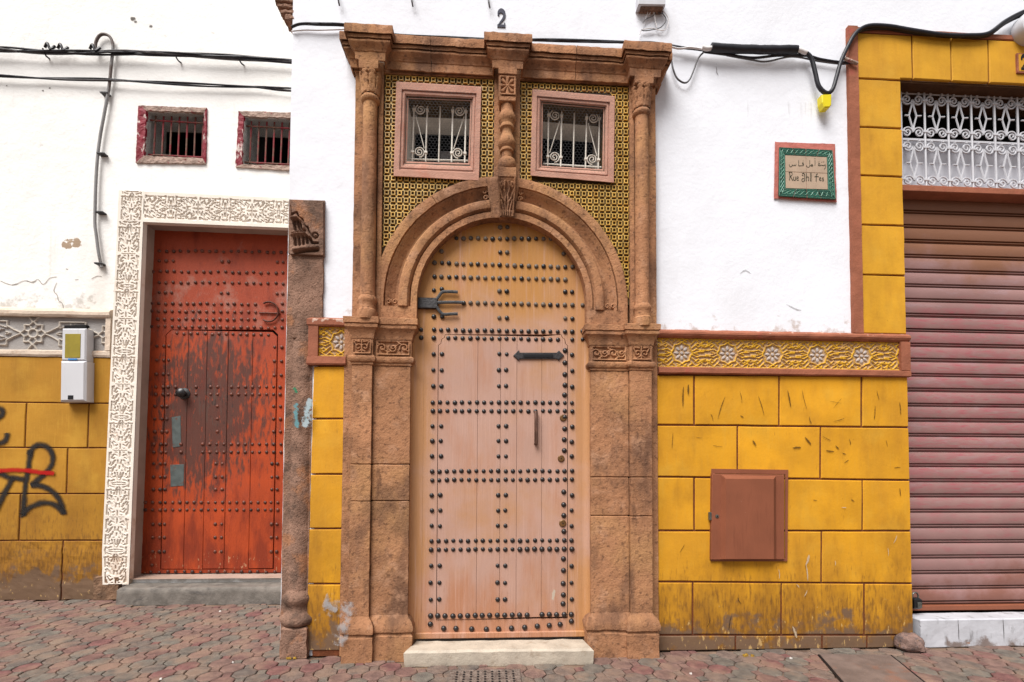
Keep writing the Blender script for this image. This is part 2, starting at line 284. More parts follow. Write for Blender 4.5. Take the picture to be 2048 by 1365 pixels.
MT['cover'] = mat('dusty_steel_cover', c(132, 114, 106, .74), var=.2, vscale=8, rough=.6, layers=[(c(150, 96, 70), dict(scale=5, lo=.56, hi=.7), .6), (c(176, 160, 140), dict(scale=34, lo=.66, hi=.72), .5)], bump=[(30, .4), (90, .3)])
MT['grate'] = mat('rough_drain_cover', c(138, 122, 112, .75), var=.3, vscale=20, layers=[(c(90, 72, 64), dict(scale=50, lo=.5, hi=.6), .7)], bump=[(60, 1.0)], bumpdist=.01)
MT['sand'] = mat('joint_sand', c(150, 124, 106, .74), var=.25, vscale=6, layers=[(c(86, 68, 58), dict(scale=4, lo=.5, hi=.7), .7), (c(170, 130, 92), dict(scale=3, lo=.58, hi=.72), .6)], bump=[(60, .8)], bumpdist=.008)
def paver_mat(name, col, island=False):
    s = NT(name)
    r = s.n('ShaderNodeNewGeometry').outputs['Random Per Island'] if island else s.n('ShaderNodeObjectInfo').outputs['Random']
    cr = s.n('ShaderNodeValToRGB'); s.put(cr.inputs[0], r); e = cr.color_ramp; e.interpolation = 'CONSTANT'
    pal = col
    e.elements[0].position = 0; e.elements[0].color = pal[0]; e.elements[1].position = 1 / len(pal); e.elements[1].color = pal[1]
    for i in range(2, len(pal)): x = e.elements.new(i / len(pal)); x.color = pal[i]
    v = s.mix(s.ramp(s.noise(16, 8), .3, .72), (.66, .65, .66, 1), (1.15, 1.13, 1.10, 1))
    col2 = s.mix(1.0, cr.outputs[0], v, 'MULTIPLY')
    col2 = s.mix(s.math('MULTIPLY', s.mask(4.5, .42, .66, bias=[('x', -1.9, -.9, 0, -.02)]), .65), col2, c(168, 138, 118, .7))
    col2 = s.mix(s.math('MULTIPLY', s.mask(70, .66, .74, off=4), .6), col2, c(92, 76, 70))
    s.put(s.b.inputs['Base Color'], col2); s.b.inputs['Roughness'].default_value = .8; s.b.inputs['Specular IOR Level'].default_value = .25
    bp = s.n('ShaderNodeBump'); s.put(bp.inputs['Height'], s.math('ADD', s.noise(40, 5), s.math('MULTIPLY', s.noise(160, 3), .5))); bp.inputs['Distance'].default_value = .006
    s.put(s.b.inputs['Normal'], bp.outputs[0]); return s.m
PAL = [c(158, 126, 116, .60), c(142, 132, 122, .60), c(154, 118, 110, .60), c(146, 138, 128, .60), c(162, 130, 120, .60), c(138, 126, 118, .60), c(156, 110, 106, .60), c(152, 132, 122, .60)]
MT['paver'] = paver_mat('red_and_grey_paver', PAL)
MT['paver_far'] = paver_mat('red_and_grey_pavers', PAL, True)

# ---------------------------------------------------------------- mesh building
class B:
    def __init__(s): s.v = []; s.f = []; s.h = {}; s.r = {}
    def add(s, vs): k = len(s.v); s.v += [tuple(v) for v in vs]; return k
    def loops(s, L, cap0=False, cap1=True, closed=True):
        n = len(L[0]); ks = [s.add(l) for l in L]
        for a, b in zip(ks, ks[1:]):
            for i in range(n if closed else n - 1):
                j = (i + 1) % n; s.f.append((a + i, a + j, b + j, b + i))
        if cap0: s.f.append(tuple(ks[0] + i for i in range(n)))
        if cap1: s.f.append(tuple(ks[-1] + i for i in range(n)))
        return s
    def nest(s, L, cap0=False, cap1=True):               # loops of photo pixels, each on its own plane
        return s.loops([[W(x, y, Y) for x, y in p] for p, Y in L], cap0, cap1)
    def block(s, pts, Yf, Yb, bev=.006, cap0=False):
        P = [(W(x, y, Yf).x, W(x, y, Yf).z) for x, y in pts]
        return s.blockw(P, Yf, Yb, bev, cap0)
    def blockw(s, P, Yf, Yb, bev=.006, cap0=False):
        Q = inset(P, bev)
        return s.loops([[(x, Yb, z) for x, z in P], [(x, Yf + bev, z) for x, z in P], [(x, Yf, z) for x, z in Q]], cap0, True)
    def box(s, x0, x1, y0, y1, z0, z1, bev=0.0):
        if bev <= 0:
            a = [(x0, y0, z0), (x1, y0, z0), (x1, y1, z0), (x0, y1, z0)]; b = [(x, y, z1) for x, y, z in a]
            return s.loops([a, b], True, True)
        R = lambda d, z: [(x0 + d, y0 + d, z), (x1 - d, y0 + d, z), (x1 - d, y1 - d, z), (x0 + d, y1 - d, z)]
        return s.loops([R(bev, z0), R(0, z0 + bev), R(0, z1 - bev), R(bev, z1)], True, True)
    def tube(s, pts, r, n=6, cap=True, flat=None):
        pts = [Vector(p) for p in pts]; rings = []
        rr = r if isinstance(r, (list, tuple)) else [r] * len(pts)
        up = None
        for i, p in enumerate(pts):
            t = (pts[min(i + 1, len(pts) - 1)] - pts[max(i - 1, 0)])
            t = t.normalized() if t.length > 1e-9 else Vector((0, 0, 1))
            if up is None: up = Vector((0, 1, 0)) if abs(t.y) < .9 else Vector((1, 0, 0))
            a = up - t * up.dot(t); a = a.normalized() if a.length > 1e-6 else t.orthogonal().normalized(); b = t.cross(a); up = a
            fl = flat or 1.0
            rings.append([p + a * (rr[i] * math.cos(2 * math.pi * k / n) * fl) + b * (rr[i] * math.sin(2 * math.pi * k / n)) for k in range(n)])
        return s.loops(rings, cap, cap)
    def lathe(s, prof, ctr, n=20, a0=0.0, a1=2 * math.pi, axis='z'):
        full = abs(a1 - a0 - 2 * math.pi) < 1e-6; m = n if full else n + 1; rings = []
        for r, h in prof:
            ring = []
            for k in range(m):
                a = a0 + (a1 - a0) * k / n
                ca, sa = math.cos(a), math.sin(a)
                ring.append((ctr[0] + r * ca, ctr[1] + r * sa, ctr[2] + h) if axis == 'z' else (ctr[0] + r * ca, ctr[1] - h, ctr[2] + r * sa))
            rings.append(ring)
        return s.loops(rings, full, full, full)
    def sweep(s, path, prof, zf=lambda x: 0.0, caps=True):
        """moulding: profile (out, height) carried along a plan path with mitred corners"""
        P = [Vector(p) for p in path]; n = len(P); N = []
        for i in range(n - 1): d = (P[i + 1] - P[i]).normalized(); N.append(Vector((d.y, -d.x)))
        rings = []
        for i in range(n):
            if i == 0: m = N[0]
            elif i == n - 1: m = N[-1]
            else:
                m = N[i - 1] + N[i]; m = m / max(m.dot(N[i]), .2)
            ring = []
            for d, z in prof:
                q = P[i] + m * d; ring.append((q.x, q.y, z + zf(q.x)))
            rings.append(ring)
        return s.loops(rings, caps, caps)
    def ribbon(s, pts, wid, off=0.0, nrm=Vector((0, -1, 0)), taper=False):
        pts = [Vector(p) for p in pts]; n = len(pts); k0 = len(s.v)
        for i, p in enumerate(pts):
            t = pts[min(i + 1, n - 1)] - pts[max(i - 1, 0)]; t = t.normalized() if t.length > 1e-9 else Vector((1, 0, 0)); b = nrm.cross(t).normalized()
            w = wid[i] if isinstance(wid, (list, tuple)) else wid
            if taper: w *= max(.12, math.sin(math.pi * (i + .25) / (n - .5)))
            for q in (-1, -.5, 0, .5, 1):
                k = s.add([p + b * (w * q) + nrm * off]); e = 1 - abs(q)
                if i == 0 or i == n - 1: e = min(e, .0)
                s.r[k] = e
        for i in range(n - 1):
            for q in range(4): a = k0 + i * 5 + q; s.f.append((a, a + 1, a + 6, a + 5))
        return s
    def grid(s, fn, H, nx, ny):
        """relief: fn(u, v, h) gives the point; H is an array of heights"""
        k0 = len(s.v); hm = max(1e-9, float(H.max() - H.min())); lo = float(H.min())
        for j in range(ny + 1):
            for i in range(nx + 1):
                k = s.add([fn(i / nx, j / ny, float(H[j, i]))]); s.h[k] = (float(H[j, i]) - lo) / hm
        for j in range(ny):
            for i in range(nx): a = k0 + j * (nx + 1) + i; s.f.append((a, a + 1, a + nx + 2, a + nx + 1))
        return s
    def poly_holes(s, outer, holes, Yf, Yb=None):
        """flat slab with openings; outlines are (x, z)"""
        Ls = [outer] + holes; V = [Vector((x, z, 0)) for l in Ls for x, z in l]
        tri = tessellate_polygon([[Vector((x, z, 0)) for x, z in l] for l in Ls])
        k = s.add([(v.x, Yf, v.y) for v in V]); s.f += [tuple(k + i for i in t) for t in tri]
        if Yb is not None:
            for l in Ls: s.loops([[(x, Yf, z) for x, z in l], [(x, Yb, z) for x, z in l]], False, False)
        return s
    def build(s, name, material, parent=None, smooth=None, rough=None, seed=0.0, origin=False):
        me = bpy.data.meshes.new(name); me.from_pydata([tuple(v) for v in s.v], [], s.f)
        if s.h:
            a = me.attributes.new('h', 'FLOAT', 'POINT'); a.data.foreach_set('value', [s.h.get(i, 1.0) for i in range(len(s.v))])
        if s.r:
            a = me.attributes.new('r', 'FLOAT', 'POINT'); a.data.foreach_set('value', [s.r.get(i, 1.0) for i in range(len(s.v))])
        bm = bmesh.new(); bm.from_mesh(me)
        if not s.r: bmesh.ops.recalc_face_normals(bm, faces=bm.faces)
        if rough:
            L, amp = rough[0], rough[1]; fq = rough[2] if len(rough) > 2 else 14.0
            bmesh.ops.remove_doubles(bm, verts=bm.verts, dist=1e-5)
            for _ in range(5):
                es = [e for e in bm.edges if e.calc_length() > L]
                if not es or len(bm.faces) > 16000: break
                bmesh.ops.subdivide_edges(bm, edges=es, cuts=1, use_grid_fill=True)
            bmesh.ops.triangulate(bm, faces=[f for f in bm.faces if len(f.verts) > 4])
            for v in bm.verts:
                p = v.co * fq + Vector((seed, seed, 0)); q = v.co * fq * 3.3
                v.co += (noise.noise_vector(p) + noise.noise_vector(q) * .45) * amp
        if smooth is not None:
            for f in bm.faces: f.smooth = True
            ca = math.cos(rad(smooth))
            for e in bm.edges:
                if len(e.link_faces) == 2 and e.link_faces[0].normal.dot(e.link_faces[1].normal) < ca: e.smooth = False
        bm.to_mesh(me); bm.free(); me.update()
        me.materials.append(MT[material] if isinstance(material, str) else material)
        o = bpy.data.objects.new(name, me); COL.objects.link(o)
        if origin:
            vs = [v.co for v in me.vertices]; b = Vector((sum(v.x for v in vs) / len(vs), sum(v.y for v in vs) / len(vs), min(v.z for v in vs)))
            me.transform(Matrix.Translation(-b)); o.location = b
        if parent: join(o, parent)
        return o
def join(o, parent):
    o.parent = parent
    if parent.type == 'EMPTY': o.matrix_parent_inverse = Matrix.Translation(-parent.location)
    elif parent.location.length > 1e-9: o.matrix_parent_inverse = Matrix.Translation(-parent.location)
    return o
def inset(P, d):
    n = len(P); A = sum(P[i][0] * P[(i + 1) % n][1] - P[(i + 1) % n][0] * P[i][1] for i in range(n)); sg = 1 if A > 0 else -1; out = []
    for i in range(n):
        p0, p1, p2 = Vector(P[i - 1]), Vector(P[i]), Vector(P[(i + 1) % n])
        a = (p1 - p0).normalized(); b = (p2 - p1).normalized()
        n1 = Vector((-a.y, a.x)) * sg; n2 = Vector((-b.y, b.x)) * sg; m = n1 + n2; m = m / max(m.dot(n1), .3)
        q = p1 + m * d; out.append((q.x, q.y))
    return out
def empty(name, loc):
    e = bpy.data.objects.new(name, None); COL.objects.link(e); e.location = loc; e.empty_display_size = .2; return e
def tag(o, label, cat, group=None, kind=None):
    if label: o['label'] = label
    if cat: o['category'] = cat
    if group: o['group'] = group
    if kind: o['kind'] = kind
    return o
def place(me, name, loc, parent, rot=None, scale=None):
    o = bpy.data.objects.new(name, me); COL.objects.link(o); o.location = loc
    if rot: o.rotation_euler = rot
    if scale: o.scale = (scale,) * 3 if not isinstance(scale, tuple) else scale
    if parent: join(o, parent)
    return o
def quad(x0, y0, x1, y1): return [(x0, y0), (x1, y0), (x1, y1), (x0, y1)]
def lerp(a, b, t): return a + (b - a) * t
def lq(Q, u, v):                                         # bilinear inside four pixel corners TL TR BR BL
    return (lerp(lerp(Q[0][0], Q[1][0], u), lerp(Q[3][0], Q[2][0], u), v), lerp(lerp(Q[0][1], Q[1][1], u), lerp(Q[3][1], Q[2][1], u), v))
def smooth_path(pts, n=6):
    pts = [Vector(p) for p in pts]; out = []
    for i in range(len(pts) - 1):
        p0, p1, p2, p3 = pts[max(i - 1, 0)], pts[i], pts[i + 1], pts[min(i + 2, len(pts) - 1)]
        for k in range(n):
            t = k / n; out.append(0.5 * ((2 * p1) + (p2 - p0) * t + (2 * p0 - 5 * p1 + 4 * p2 - p3) * t * t + (3 * p1 - p0 - 3 * p2 + p3) * t ** 3))
    out.append(pts[-1]); return out
def spiral(cx, cz, r0, r1, a0, turns, Y, n=26, sgn=1):
    return [(cx + lerp(r0, r1, k / n) * math.cos(a0 + sgn * turns * 2 * math.pi * k / n), Y, cz + lerp(r0, r1, k / n) * math.sin(a0 + sgn * turns * 2 * math.pi * k / n)) for k in range(n + 1)]
def caps_field(nx, ny, w, h, caps):
    """distance (in metres) to the nearest of a set of tapered strokes given in metres"""
    X, Yy = np.meshgrid(np.linspace(0, w, nx + 1), np.linspace(0, h, ny + 1)); D = np.full(X.shape, 9.0)
    for x0, y0, x1, y1, r0, r1 in caps:
        dx, dy = x1 - x0, y1 - y0; L = dx * dx + dy * dy + 1e-12
        t = np.clip(((X - x0) * dx + (Yy - y0) * dy) / L, 0, 1)
        D = np.minimum(D, np.hypot(X - x0 - t * dx, Yy - y0 - t * dy) - (r0 + (r1 - r0) * t))
    return D
def sstep(v, a, b): t = np.clip((v - a) / (b - a), 0, 1); return t * t * (3 - 2 * t)
# ================================================================ the street
XC = W(580, 300, 0).x                                    # corner where the middle house steps forward
def build_street():
    b = B(); xs = [-60, XC + .05, XC + .05, 60]
    k = b.add([(-40, -12, -.014), (40, -12, -.014), (40, 14, -.014), (-40, 14, -.014)]); b.f.append((k, k + 1, k + 2, k + 3))
    st = tag(b.build('street_pavement', 'sand'), None, None, kind='structure')
    p = .146; cut = p * .293; hgap = .0035; a = p / 2
    oct_ = [(a, -a + cut), (a, a - cut), (a - cut, a), (-a + cut, a), (-a, a - cut), (-a, -a + cut), (-a + cut, -a), (a - cut, -a)]
    dia = [(0, -cut), (cut, 0), (0, cut), (-cut, 0)]
    P = inset(oct_, hgap); Q = inset(oct_, hgap + .005); P2 = inset(dia, hgap); Q2 = inset(dia, hgap + .004)
    L3 = lambda z: [[(x, y, -.03) for x, y in P], [(x, y, z - .004) for x, y in P], [(x, y, z) for x, y in Q]]
    L4 = lambda z: [[(x, y, -.03) for x, y in P2], [(x, y, z - .004) for x, y in P2], [(x, y, z) for x, y in Q2]]
    m = B().loops(L4(0.0)).build('small_paver', 'paver'); me2 = m.data; bpy.data.objects.remove(m)
    m = B().loops(L3(0.0)).build('paver', 'paver'); me = m.data; bpy.data.objects.remove(m)
    rot = Matrix.Rotation(rad(-35), 2); spots = []
    inv = CAM_R.transposed()
    for i in range(-70, 71):
        for j in range(-70, 71):
          for small in (0, 1):
            q = rot @ Vector(((i + .5 * small) * p, (j + .5 * small) * p)); x, y = q.x + .05, q.y + .02
            if y < -1.7 or y > YL - .02 or abs(x) > 6.5: continue
            if y > -.02 and x > XC - .03: continue
            if y > YL - .24 and -3.66 < x: continue                     # step of the red door
            if -.6 < x < .80 and y > -.2: continue                      # marble step
            d = inv @ (Vector((x, y, 0)) - CAM_LOC); u = CX + F * d.x / -d.z; v = CY - F * d.y / -d.z
            vis = -20 < u < 2068 and v < 1372
            hid = (u > 1300 and y > .0) or (y > -.15 and .75 < x < 1.3) or (y > -.15 and -1.0 < x < -.5)
            spots.append((not vis or hid, -d.z, x, y, small))
    spots.sort(); rest = B(); n = [0, 0]; rng = random.Random(3)
    for hid, dep, x, y, small in spots:
        dz = rng.uniform(-.0025, .002) + .004 * noise.noise(Vector((x * 2, y * 2, 0))); tx, ty = rng.uniform(-.006, .006), rng.uniform(-.006, .006)
        if n[small] < 300 and not hid:
            place(me2 if small else me, 'small_paver' if small else 'paver', (x, y, dz), st, (tx, ty, rad(-35 + rng.uniform(-1.2, 1.2)))); n[small] += 1
        else:
            R2 = Matrix.Rotation(rad(-35 + rng.uniform(-1.2, 1.2)), 2)
            rest.loops([[((R2 @ Vector(v[:2])).x + x, (R2 @ Vector(v[:2])).y + y, v[2] + dz + v[0] * ty) for v in l] for l in (L4 if small else L3)(0.0)])
    tag(rest.build('paver_field', 'paver_far', st), None, None, kind='stuff')
    return st
STREET = build_street()

# ================================================================ carved plaster unit (tapered cuts in a half-unit, mirrored)
LACE = [(.05, .0, .62, .0, .035, .03), (0, .05, 0, .20, .05, .02), (.25, .17, .55, .12, .03, .06), (.55, .12, .78, .24, .05, .03), (.17, .29, .15, .42, .035, .03),
        (.40, .30, .78, .47, .07, .03), (0, .48, 0, .57, .05, .02), (.50, .50, .60, .62, .03, .09), (.22, .60, .26, .61, .04, .04), (.40, .68, .08, .90, .06, .03),
        (.16, .66, .05, .83, .03, .02), (.96, .08, .96, .36, .07, .03), (.97, .52, .97, .76, .04, .05), (.68, .82, .98, .80, .05, .09), (.64, .70, .66, .76, .05, .04),
        (.30, .97, .62, .98, .03, .03), (.72, .52, .80, .56, .04, .03), (.86, .62, .72, .66, .05, .02), (.42, .89, .80, .93, .05, .03), (.92, .90, .97, 1.0, .05, .04), (.06, .96, .16, .97, .04, .02), (.80, .36, .92, .44, .03, .05), (.30, .42, .40, .52, .03, .05), (.46, .22, .62, .26, .03, .04), (.26, .06, .40, .06, .02, .04), (.82, .06, .84, .14, .05, .03), (.30, .78, .50, .80, .03, .05), (.12, .36, .02, .40, .02, .03), (.50, .38, .56, .42, .02, .03)]
def lace_caps(w, h, flip, m0, m1, horizontal=False):
    """cuts of one unit in metres; m0/m1 = plain margins at the two long edges"""
    out = []; L, T = (w, h) if horizontal else (h, w)
    half = (T - m0 - m1) / 2; mid = m0 + half
    for x0, y0, x1, y1, r0, r1 in LACE:
        for sgn in (-1, 1):
            a = [(mid + sgn * x * half * .93, (1 - y if flip else y) * L) for x, y in ((x0, y0), (x1, y1))]
            rr = (r0 * half * .85, r1 * half * .85)
            if horizontal: out.append((a[0][1], a[0][0], a[1][1], a[1][0]) + rr)
            else: out.append((a[0][0], a[0][1], a[1][0], a[1][1]) + rr)
    return out
def lace_panel(Q, Y, flip, m0, m1, parent, horizontal=False, nx=44, ny=62, depth=.028):
    """Q = four (x, z) corners TL TR BR BL"""
    w = (Vector(Q[1]) - Vector(Q[0])).length; h = (Vector(Q[3]) - Vector(Q[0])).length
    D = caps_field(nx, ny, w, h, lace_caps(w, h, flip, m0 * w if not horizontal else m0 * h, m1 * w if not horizontal else m1 * h, horizontal))
    H = (sstep(D, -.003, .003) - 1) * depth
    def fn(u, v, hh): x, z = lq(Q, u, v); return (x, Y - hh, z)
    return B().grid(fn, H, nx, ny).build('carved_panel', 'lace', parent, smooth=60)

# ================================================================ studs
def stud_mesh(name, material, r):
    o = B().lathe([(r, 0), (r * 1.0, r * .12), (r * .86, r * .36), (r * .55, r * .56), (r * .15, r * .66)], (0, 0, 0), 8, axis='y').build(name, material, smooth=70)
    me = o.data; bpy.data.objects.remove(o); return me

# ================================================================ house on the left, set back
def build_left_house():
    root = empty('town_house', (-4.4, YL, 0))
    tag(root, 'set-back white house with carved white door surround and worn red studded door', 'house')
    dz0 = .20
    xr = -1.92
    dl_t, dl_b = W(286, 444, YL), W(257, 1165, YL)
    door_hole = [(dl_t.x, dl_t.z), (xr, dl_t.z - .02), (xr, dz0), (dl_b.x, dz0)]
    def q2(pts, Y=YL): return [(W(x, y, Y).x, W(x, y, Y).z) for x, y in pts]
    w1 = q2([(295, 224), (410, 227.5), (407, 319), (290, 314)])
    w2 = q2([(489, 235), (600, 239), (596, 334), (485, 331)]); w2[1] = (min(w2[1][0], XC - .1), w2[1][1]); w2[2] = (min(w2[2][0], XC - .1), w2[2][1])
    B().poly_holes([(-8, 0), (XC + .05, 0), (XC + .05, 7), (-8, 7)], [door_hole, w1, w2], YL, YL + .30).build('wall', 'plaster_old', root)
    # ---- windows: deep reveal, red chipped frame, bars
    for wi, (q, fr) in enumerate(((w1, [(279, 214), (415, 218.5), (413, 330), (273.5, 327.5)]), (w2, [(478.6, 225), (612, 229), (609, 345), (472.5, 336)]))):
        win = B().loops([[(x, YL + .004, z) for x, z in q], [(x + (-.0 if k in (0, 3) else .0), YL + .31, z) for k, (x, z) in enumerate(q)]], False, False).build('window', 'inner', root)
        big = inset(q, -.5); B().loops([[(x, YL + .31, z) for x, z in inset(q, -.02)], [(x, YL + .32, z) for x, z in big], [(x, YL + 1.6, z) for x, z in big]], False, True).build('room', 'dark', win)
        o4 = q2(fr, YL); names = ['head', 'jamb', 'sill', 'jamb']
        if wi: o4[1] = (min(o4[1][0], XC - .05), o4[1][1]); o4[2] = (min(o4[2][0], XC - .05), o4[2][1])
        for k in range(4):
            a, b2 = k, (k + 1) % 4; P = [o4[a], o4[b2], q[b2], q[a]]
            B().loops([[(x, YL + .012, z) for x, z in P], [(x, YL - .018, z) for x, z in P]], False, True).build(names[k], 'sill' if k in (0, 2) else 'redpaint', win, rough=(.03, .006, 22), seed=k * 3 + wi)
        zt = min(q[0][1], q[1][1]); zb = max(q[2][1], q[3][1])
        for k in range(7):
            u = (k + .55) / 7.15; xt, xb = lerp(q[0][0], q[1][0], u) + .0, lerp(q[3][0], q[2][0], u)
            B().tube([(xb, YL + .06, zb - .03), (xt, YL + .06, zt + .03)], .0085, 6).build('bar', 'rust', win, smooth=60)
        for zz in (.12, .89):
            z0 = lerp(zt, zb, zz); B().tube([(q[0][0] - .02, YL + .045, z0), (q[1][0] + .02, YL + .045, z0 - .01)], .008, 6).build('cross_bar', 'rust', win, smooth=60)
    # ---- carved surround
    sur = B(); Yf = YL - .055
    o_t, o_b = W(237.5, 381, Yf), W(201, 1170, Yf); i_t, i_b = W(286, 444, Yf), W(257.5, 1168, Yf)
    xR = xr + .28; zt = o_t.z; zi = i_t.z
    P = [(o_t.x, zt), (xR, zt - .03), (xR, .2), (xr, .2), (xr, zi - .02), (i_t.x, zi), (i_b.x, i_b.z), (o_b.x + .03, o_b.z), (o_b.x, o_b.z + .07)]
    sur.loops([[(x, Yf + .012, z) for x, z in inset(P, .002)], [(x, YL + .01, z) for x, z in inset(P, .002)]], True, False)
    S = sur.build('door_surround', 'lace_flat', root)
    n = 11; z0, z1 = zi, o_b.z
    def edge(z, a, b2): return lerp(a.x, b2.x, (a.z - z) / (a.z - b2.z))
    for k in range(n):
        za, zb = lerp(z0, z1, k / n), lerp(z0, z1, (k + 1) / n)
        q = [(edge(za, o_t, o_b), za), (edge(za, i_t, i_b), za), (edge(zb, i_t, i_b), zb), (edge(zb, o_t, o_b), zb)]
        if k == n - 1: q[3] = (q[3][0] + .02, q[3][1])
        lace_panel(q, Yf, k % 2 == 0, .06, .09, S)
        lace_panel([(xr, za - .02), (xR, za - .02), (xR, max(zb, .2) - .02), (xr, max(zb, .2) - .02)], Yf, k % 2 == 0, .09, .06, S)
    xm = W(199, 1180, YL).x; B().box(xm - .02, W(240, 1185, YL).x + .02, YL - .05, YL + .02, -.01, .24, .012).build('bare_base', 'mortar_base', root, rough=(.04, .010, 12))
    lace_panel([(o_t.x, zt), (i_t.x, zt), (i_t.x, zi), (edge(zi, o_t, o_b), zi)], Yf, True, .11, .06, S)
    m = 7; xa = i_t.x
    for k in range(m):
        x0, x1 = lerp(xa, xR, k / m), lerp(xa, xR, (k + 1) / m); f = lambda x: zt - .03 * (x - o_t.x) / (xR - o_t.x); g = lambda x: zi - .02 * (x - i_t.x) / (xr - i_t.x)
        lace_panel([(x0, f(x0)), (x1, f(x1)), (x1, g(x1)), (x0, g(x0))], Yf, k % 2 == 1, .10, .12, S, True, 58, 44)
    # ---- reveal of the door
    Yd = YL + .17
    B().loops([[(x, Yf + .014, z) for x, z in inset(door_hole, .003)], [(x, Yd + .05, z) for x, z in inset(door_hole, .004)]], False, False).build('door_reveal', 'jamb', root, rough=(.12, .004))
    # ---- red door
    dT = W(300, 456, Yd).z + .02; xl_t, xl_b = W(300, 460, Yd).x, W(279, 1148, Yd).x; zb = .215
    wk = [(333, 661), (555, 661), (546, 1137), (322, 1138)]; wq = [(W(x, y, Yd).x, W(x, y, Yd).z) for x, y in wk]
    wq = [(wq[0][0], wq[0][1] - .05), (wq[0][0] + .05, wq[0][1]), (wq[1][0] - .05, wq[1][1]), (wq[1][0], wq[1][1] - .05), wq[2], wq[3]]
    hole = inset(wq, -.008)
    xR2 = xr + .02
    leaf = B().poly_holes([(xl_t, dT), (xR2, dT), (xR2, zb), (xl_b, zb)], [hole], Yd, Yd + .06).build('door', 'paint_red', root)
    B().box(wq[0][0] - .1, wq[3][0] + .1, Yd + .05, Yd + .07, zb, wq[1][1] + .1).build('door_backing', 'dark', leaf)
    xs = [0, .20, .37, .56, .78, 1.0]
    for k in range(5):
        def xx(u, z): t = (wq[1][1] - z) / (wq[1][1] - wq[5][1]); return lerp(lerp(wq[0][0], wq[5][0], t), lerp(wq[3][0], wq[4][0], t), u)
        zt_, zb_ = wq[1][1], wq[4][1]; g = .0018
        P = [(xx(xs[k], zt_) + g, zt_), (xx(xs[k + 1], zt_) - g, zt_), (xx(xs[k + 1], zb_) - g, zb_ - .01 * (k % 2)), (xx(xs[k], zb_) + g, zb_)]
        if k == 0: P = [(P[0][0], zt_ - .05), (P[0][0] + .05, zt_)] + P[1:]
        if k == 4: P = [P[0], (P[1][0] - .05, zt_), (P[1][0], zt_ - .05)] + P[2:]
        B().blockw(P, Yd - .004 - .001 * (k % 3), Yd + .05, .003).build('plank', 'paint_red', leaf)
    sm = stud_mesh('stud', 'stud_red', .0185); rg = random.Random(5)
    c4 = lambda zx, zy: (zx / 2.844, 420 + zy / 2.844); c1 = lambda zx, zy: (zx / 2.814, 880 + zy / 2.814)
    S_ = []
    row = lambda y, a, b2, n, f=c4, dy=0: S_.extend(f(lerp(a, b2, k / (n - 1)) + rg.uniform(-3, 3), y + dy * k / (n - 1) + rg.uniform(-3, 3)) for k in range(n))
    row(233, 905, 1640, 19, dy=8)
    for y, xs_ in ((290, (905, 945, 985, 1262, 1300, 1577, 1610, 1650)), (470, (905, 940, 975, 1258, 1295, 1575, 1607, 1650))): S_.extend(c4(x, y + (x - 900) * .01) for x in xs_)
    row(350, 868, 1650, 20, dy=8); row(411, 862, 1650, 20, dy=8)
    row(532, 905, 1450, 15, dy=4); row(576, 900, 1450, 15, dy=4); row(621, 897, 1450, 15, dy=4); row(664, 900, 1640, 20, dy=8)
    S_.extend(c4(x, y) for y in (533, 577, 625, 668) for x in (1605, 1642)); S_.extend(c4(862, y) for y in (532, 576, 664))
    row(703, 1005, 1525, 14, dy=8)
    for y in (775, 855, 935): S_.extend(c4(x - (y - 775) * .02, y + (6 if x > 1400 else 0)) for x in (892, 932, 960, 1562, 1602, 1640))
    for y in (1008, 1050): S_.extend(c4(x, y) for x in (885, 927, 955, 998, 1115, 1198, 1238, 1316, 1356, 1396, 1436, 1476, 1516, 1556, 1592, 1630))
    for y in (1118, 1190, 1262): S_.extend(c4(x, y) for x in (880, 920, 948, 1236, 1556, 1594, 1630))
    for f, y in ((c1, 25), (c1, 70)): S_.extend(f(x, y) for x in [865, 905, 932, 1018] + [1140 + 40 * k for k in range(12)])
    for y in (135, 210, 280, 475, 550, 630): S_.extend(c1(x - y * .01, y) for x in (865, 903, 930, 1216, 1252, 1532, 1562, 1605))
    for y in (353, 395): S_.extend(c1(x, y) for x in [818, 858, 900, 930] + [972 + 40 * k for k in range(14)] + [1525, 1562, 1602])
    S_.extend(c1(815 - k * 2, 60 + 75 * k) for k in range(9)); S_.extend(c1(855, y) for y in (705,)); row(744, 850, 1590, 17, c1)
    seen = []
    for x, y in S_:
        if any((x - a) ** 2 + (y - d) ** 2 < 30 for a, d in seen): continue
        seen.append((x, y)); p = W(x, y, Yd - .006)
        if p.x < lerp(xl_t, xl_b, (dT - p.z) / dT) + .035: continue
        place(sm, 'stud', (p.x, Yd - .004, p.z), leaf, (0, rg.uniform(0, 3), 0), rg.uniform(.88, 1.1))
    # knocker ring, bar, knob, worn plates
    kn = W(541, 625, Yd); s = M_PER_PX(Yd)
    ring = [(kn.x - .01 + .10 * math.cos(a), Yd - .02, kn.z + .107 * math.sin(a)) for a in np.linspace(rad(125), rad(-125), 18)]
    B().tube(ring, .010, 6).build('knocker', 'stud_red', leaf, smooth=60)
    B().tube([W(518, 626, Yd - .012), W(560, 627, Yd - .012)], .008, 6).build('knocker_bar', 'stud_red', leaf, smooth=60)
    kb = W(369.5, 788, Yd)
    B().lathe([(.062, 0), (.06, .012), (.03, .02), (.026, .045), (.045, .06), (.048, .08), (.03, .097), (.004, .102)], (kb.x, Yd, kb.z), 16, axis='y').build('door_knob', 'stud', leaf, smooth=50)
    for nm, q in (('push_plate', [(343, 835), (361, 832), (362, 893), (345, 896)]), ('kick_plate', [(340, 930), (368, 929), (367, 972), (341, 974)])):
        B().block(q, Yd - .008, Yd, .002).build(nm, 'bluegrey', leaf)
    # ---- carved grey frieze beside the surround
    Yz = YL - .03
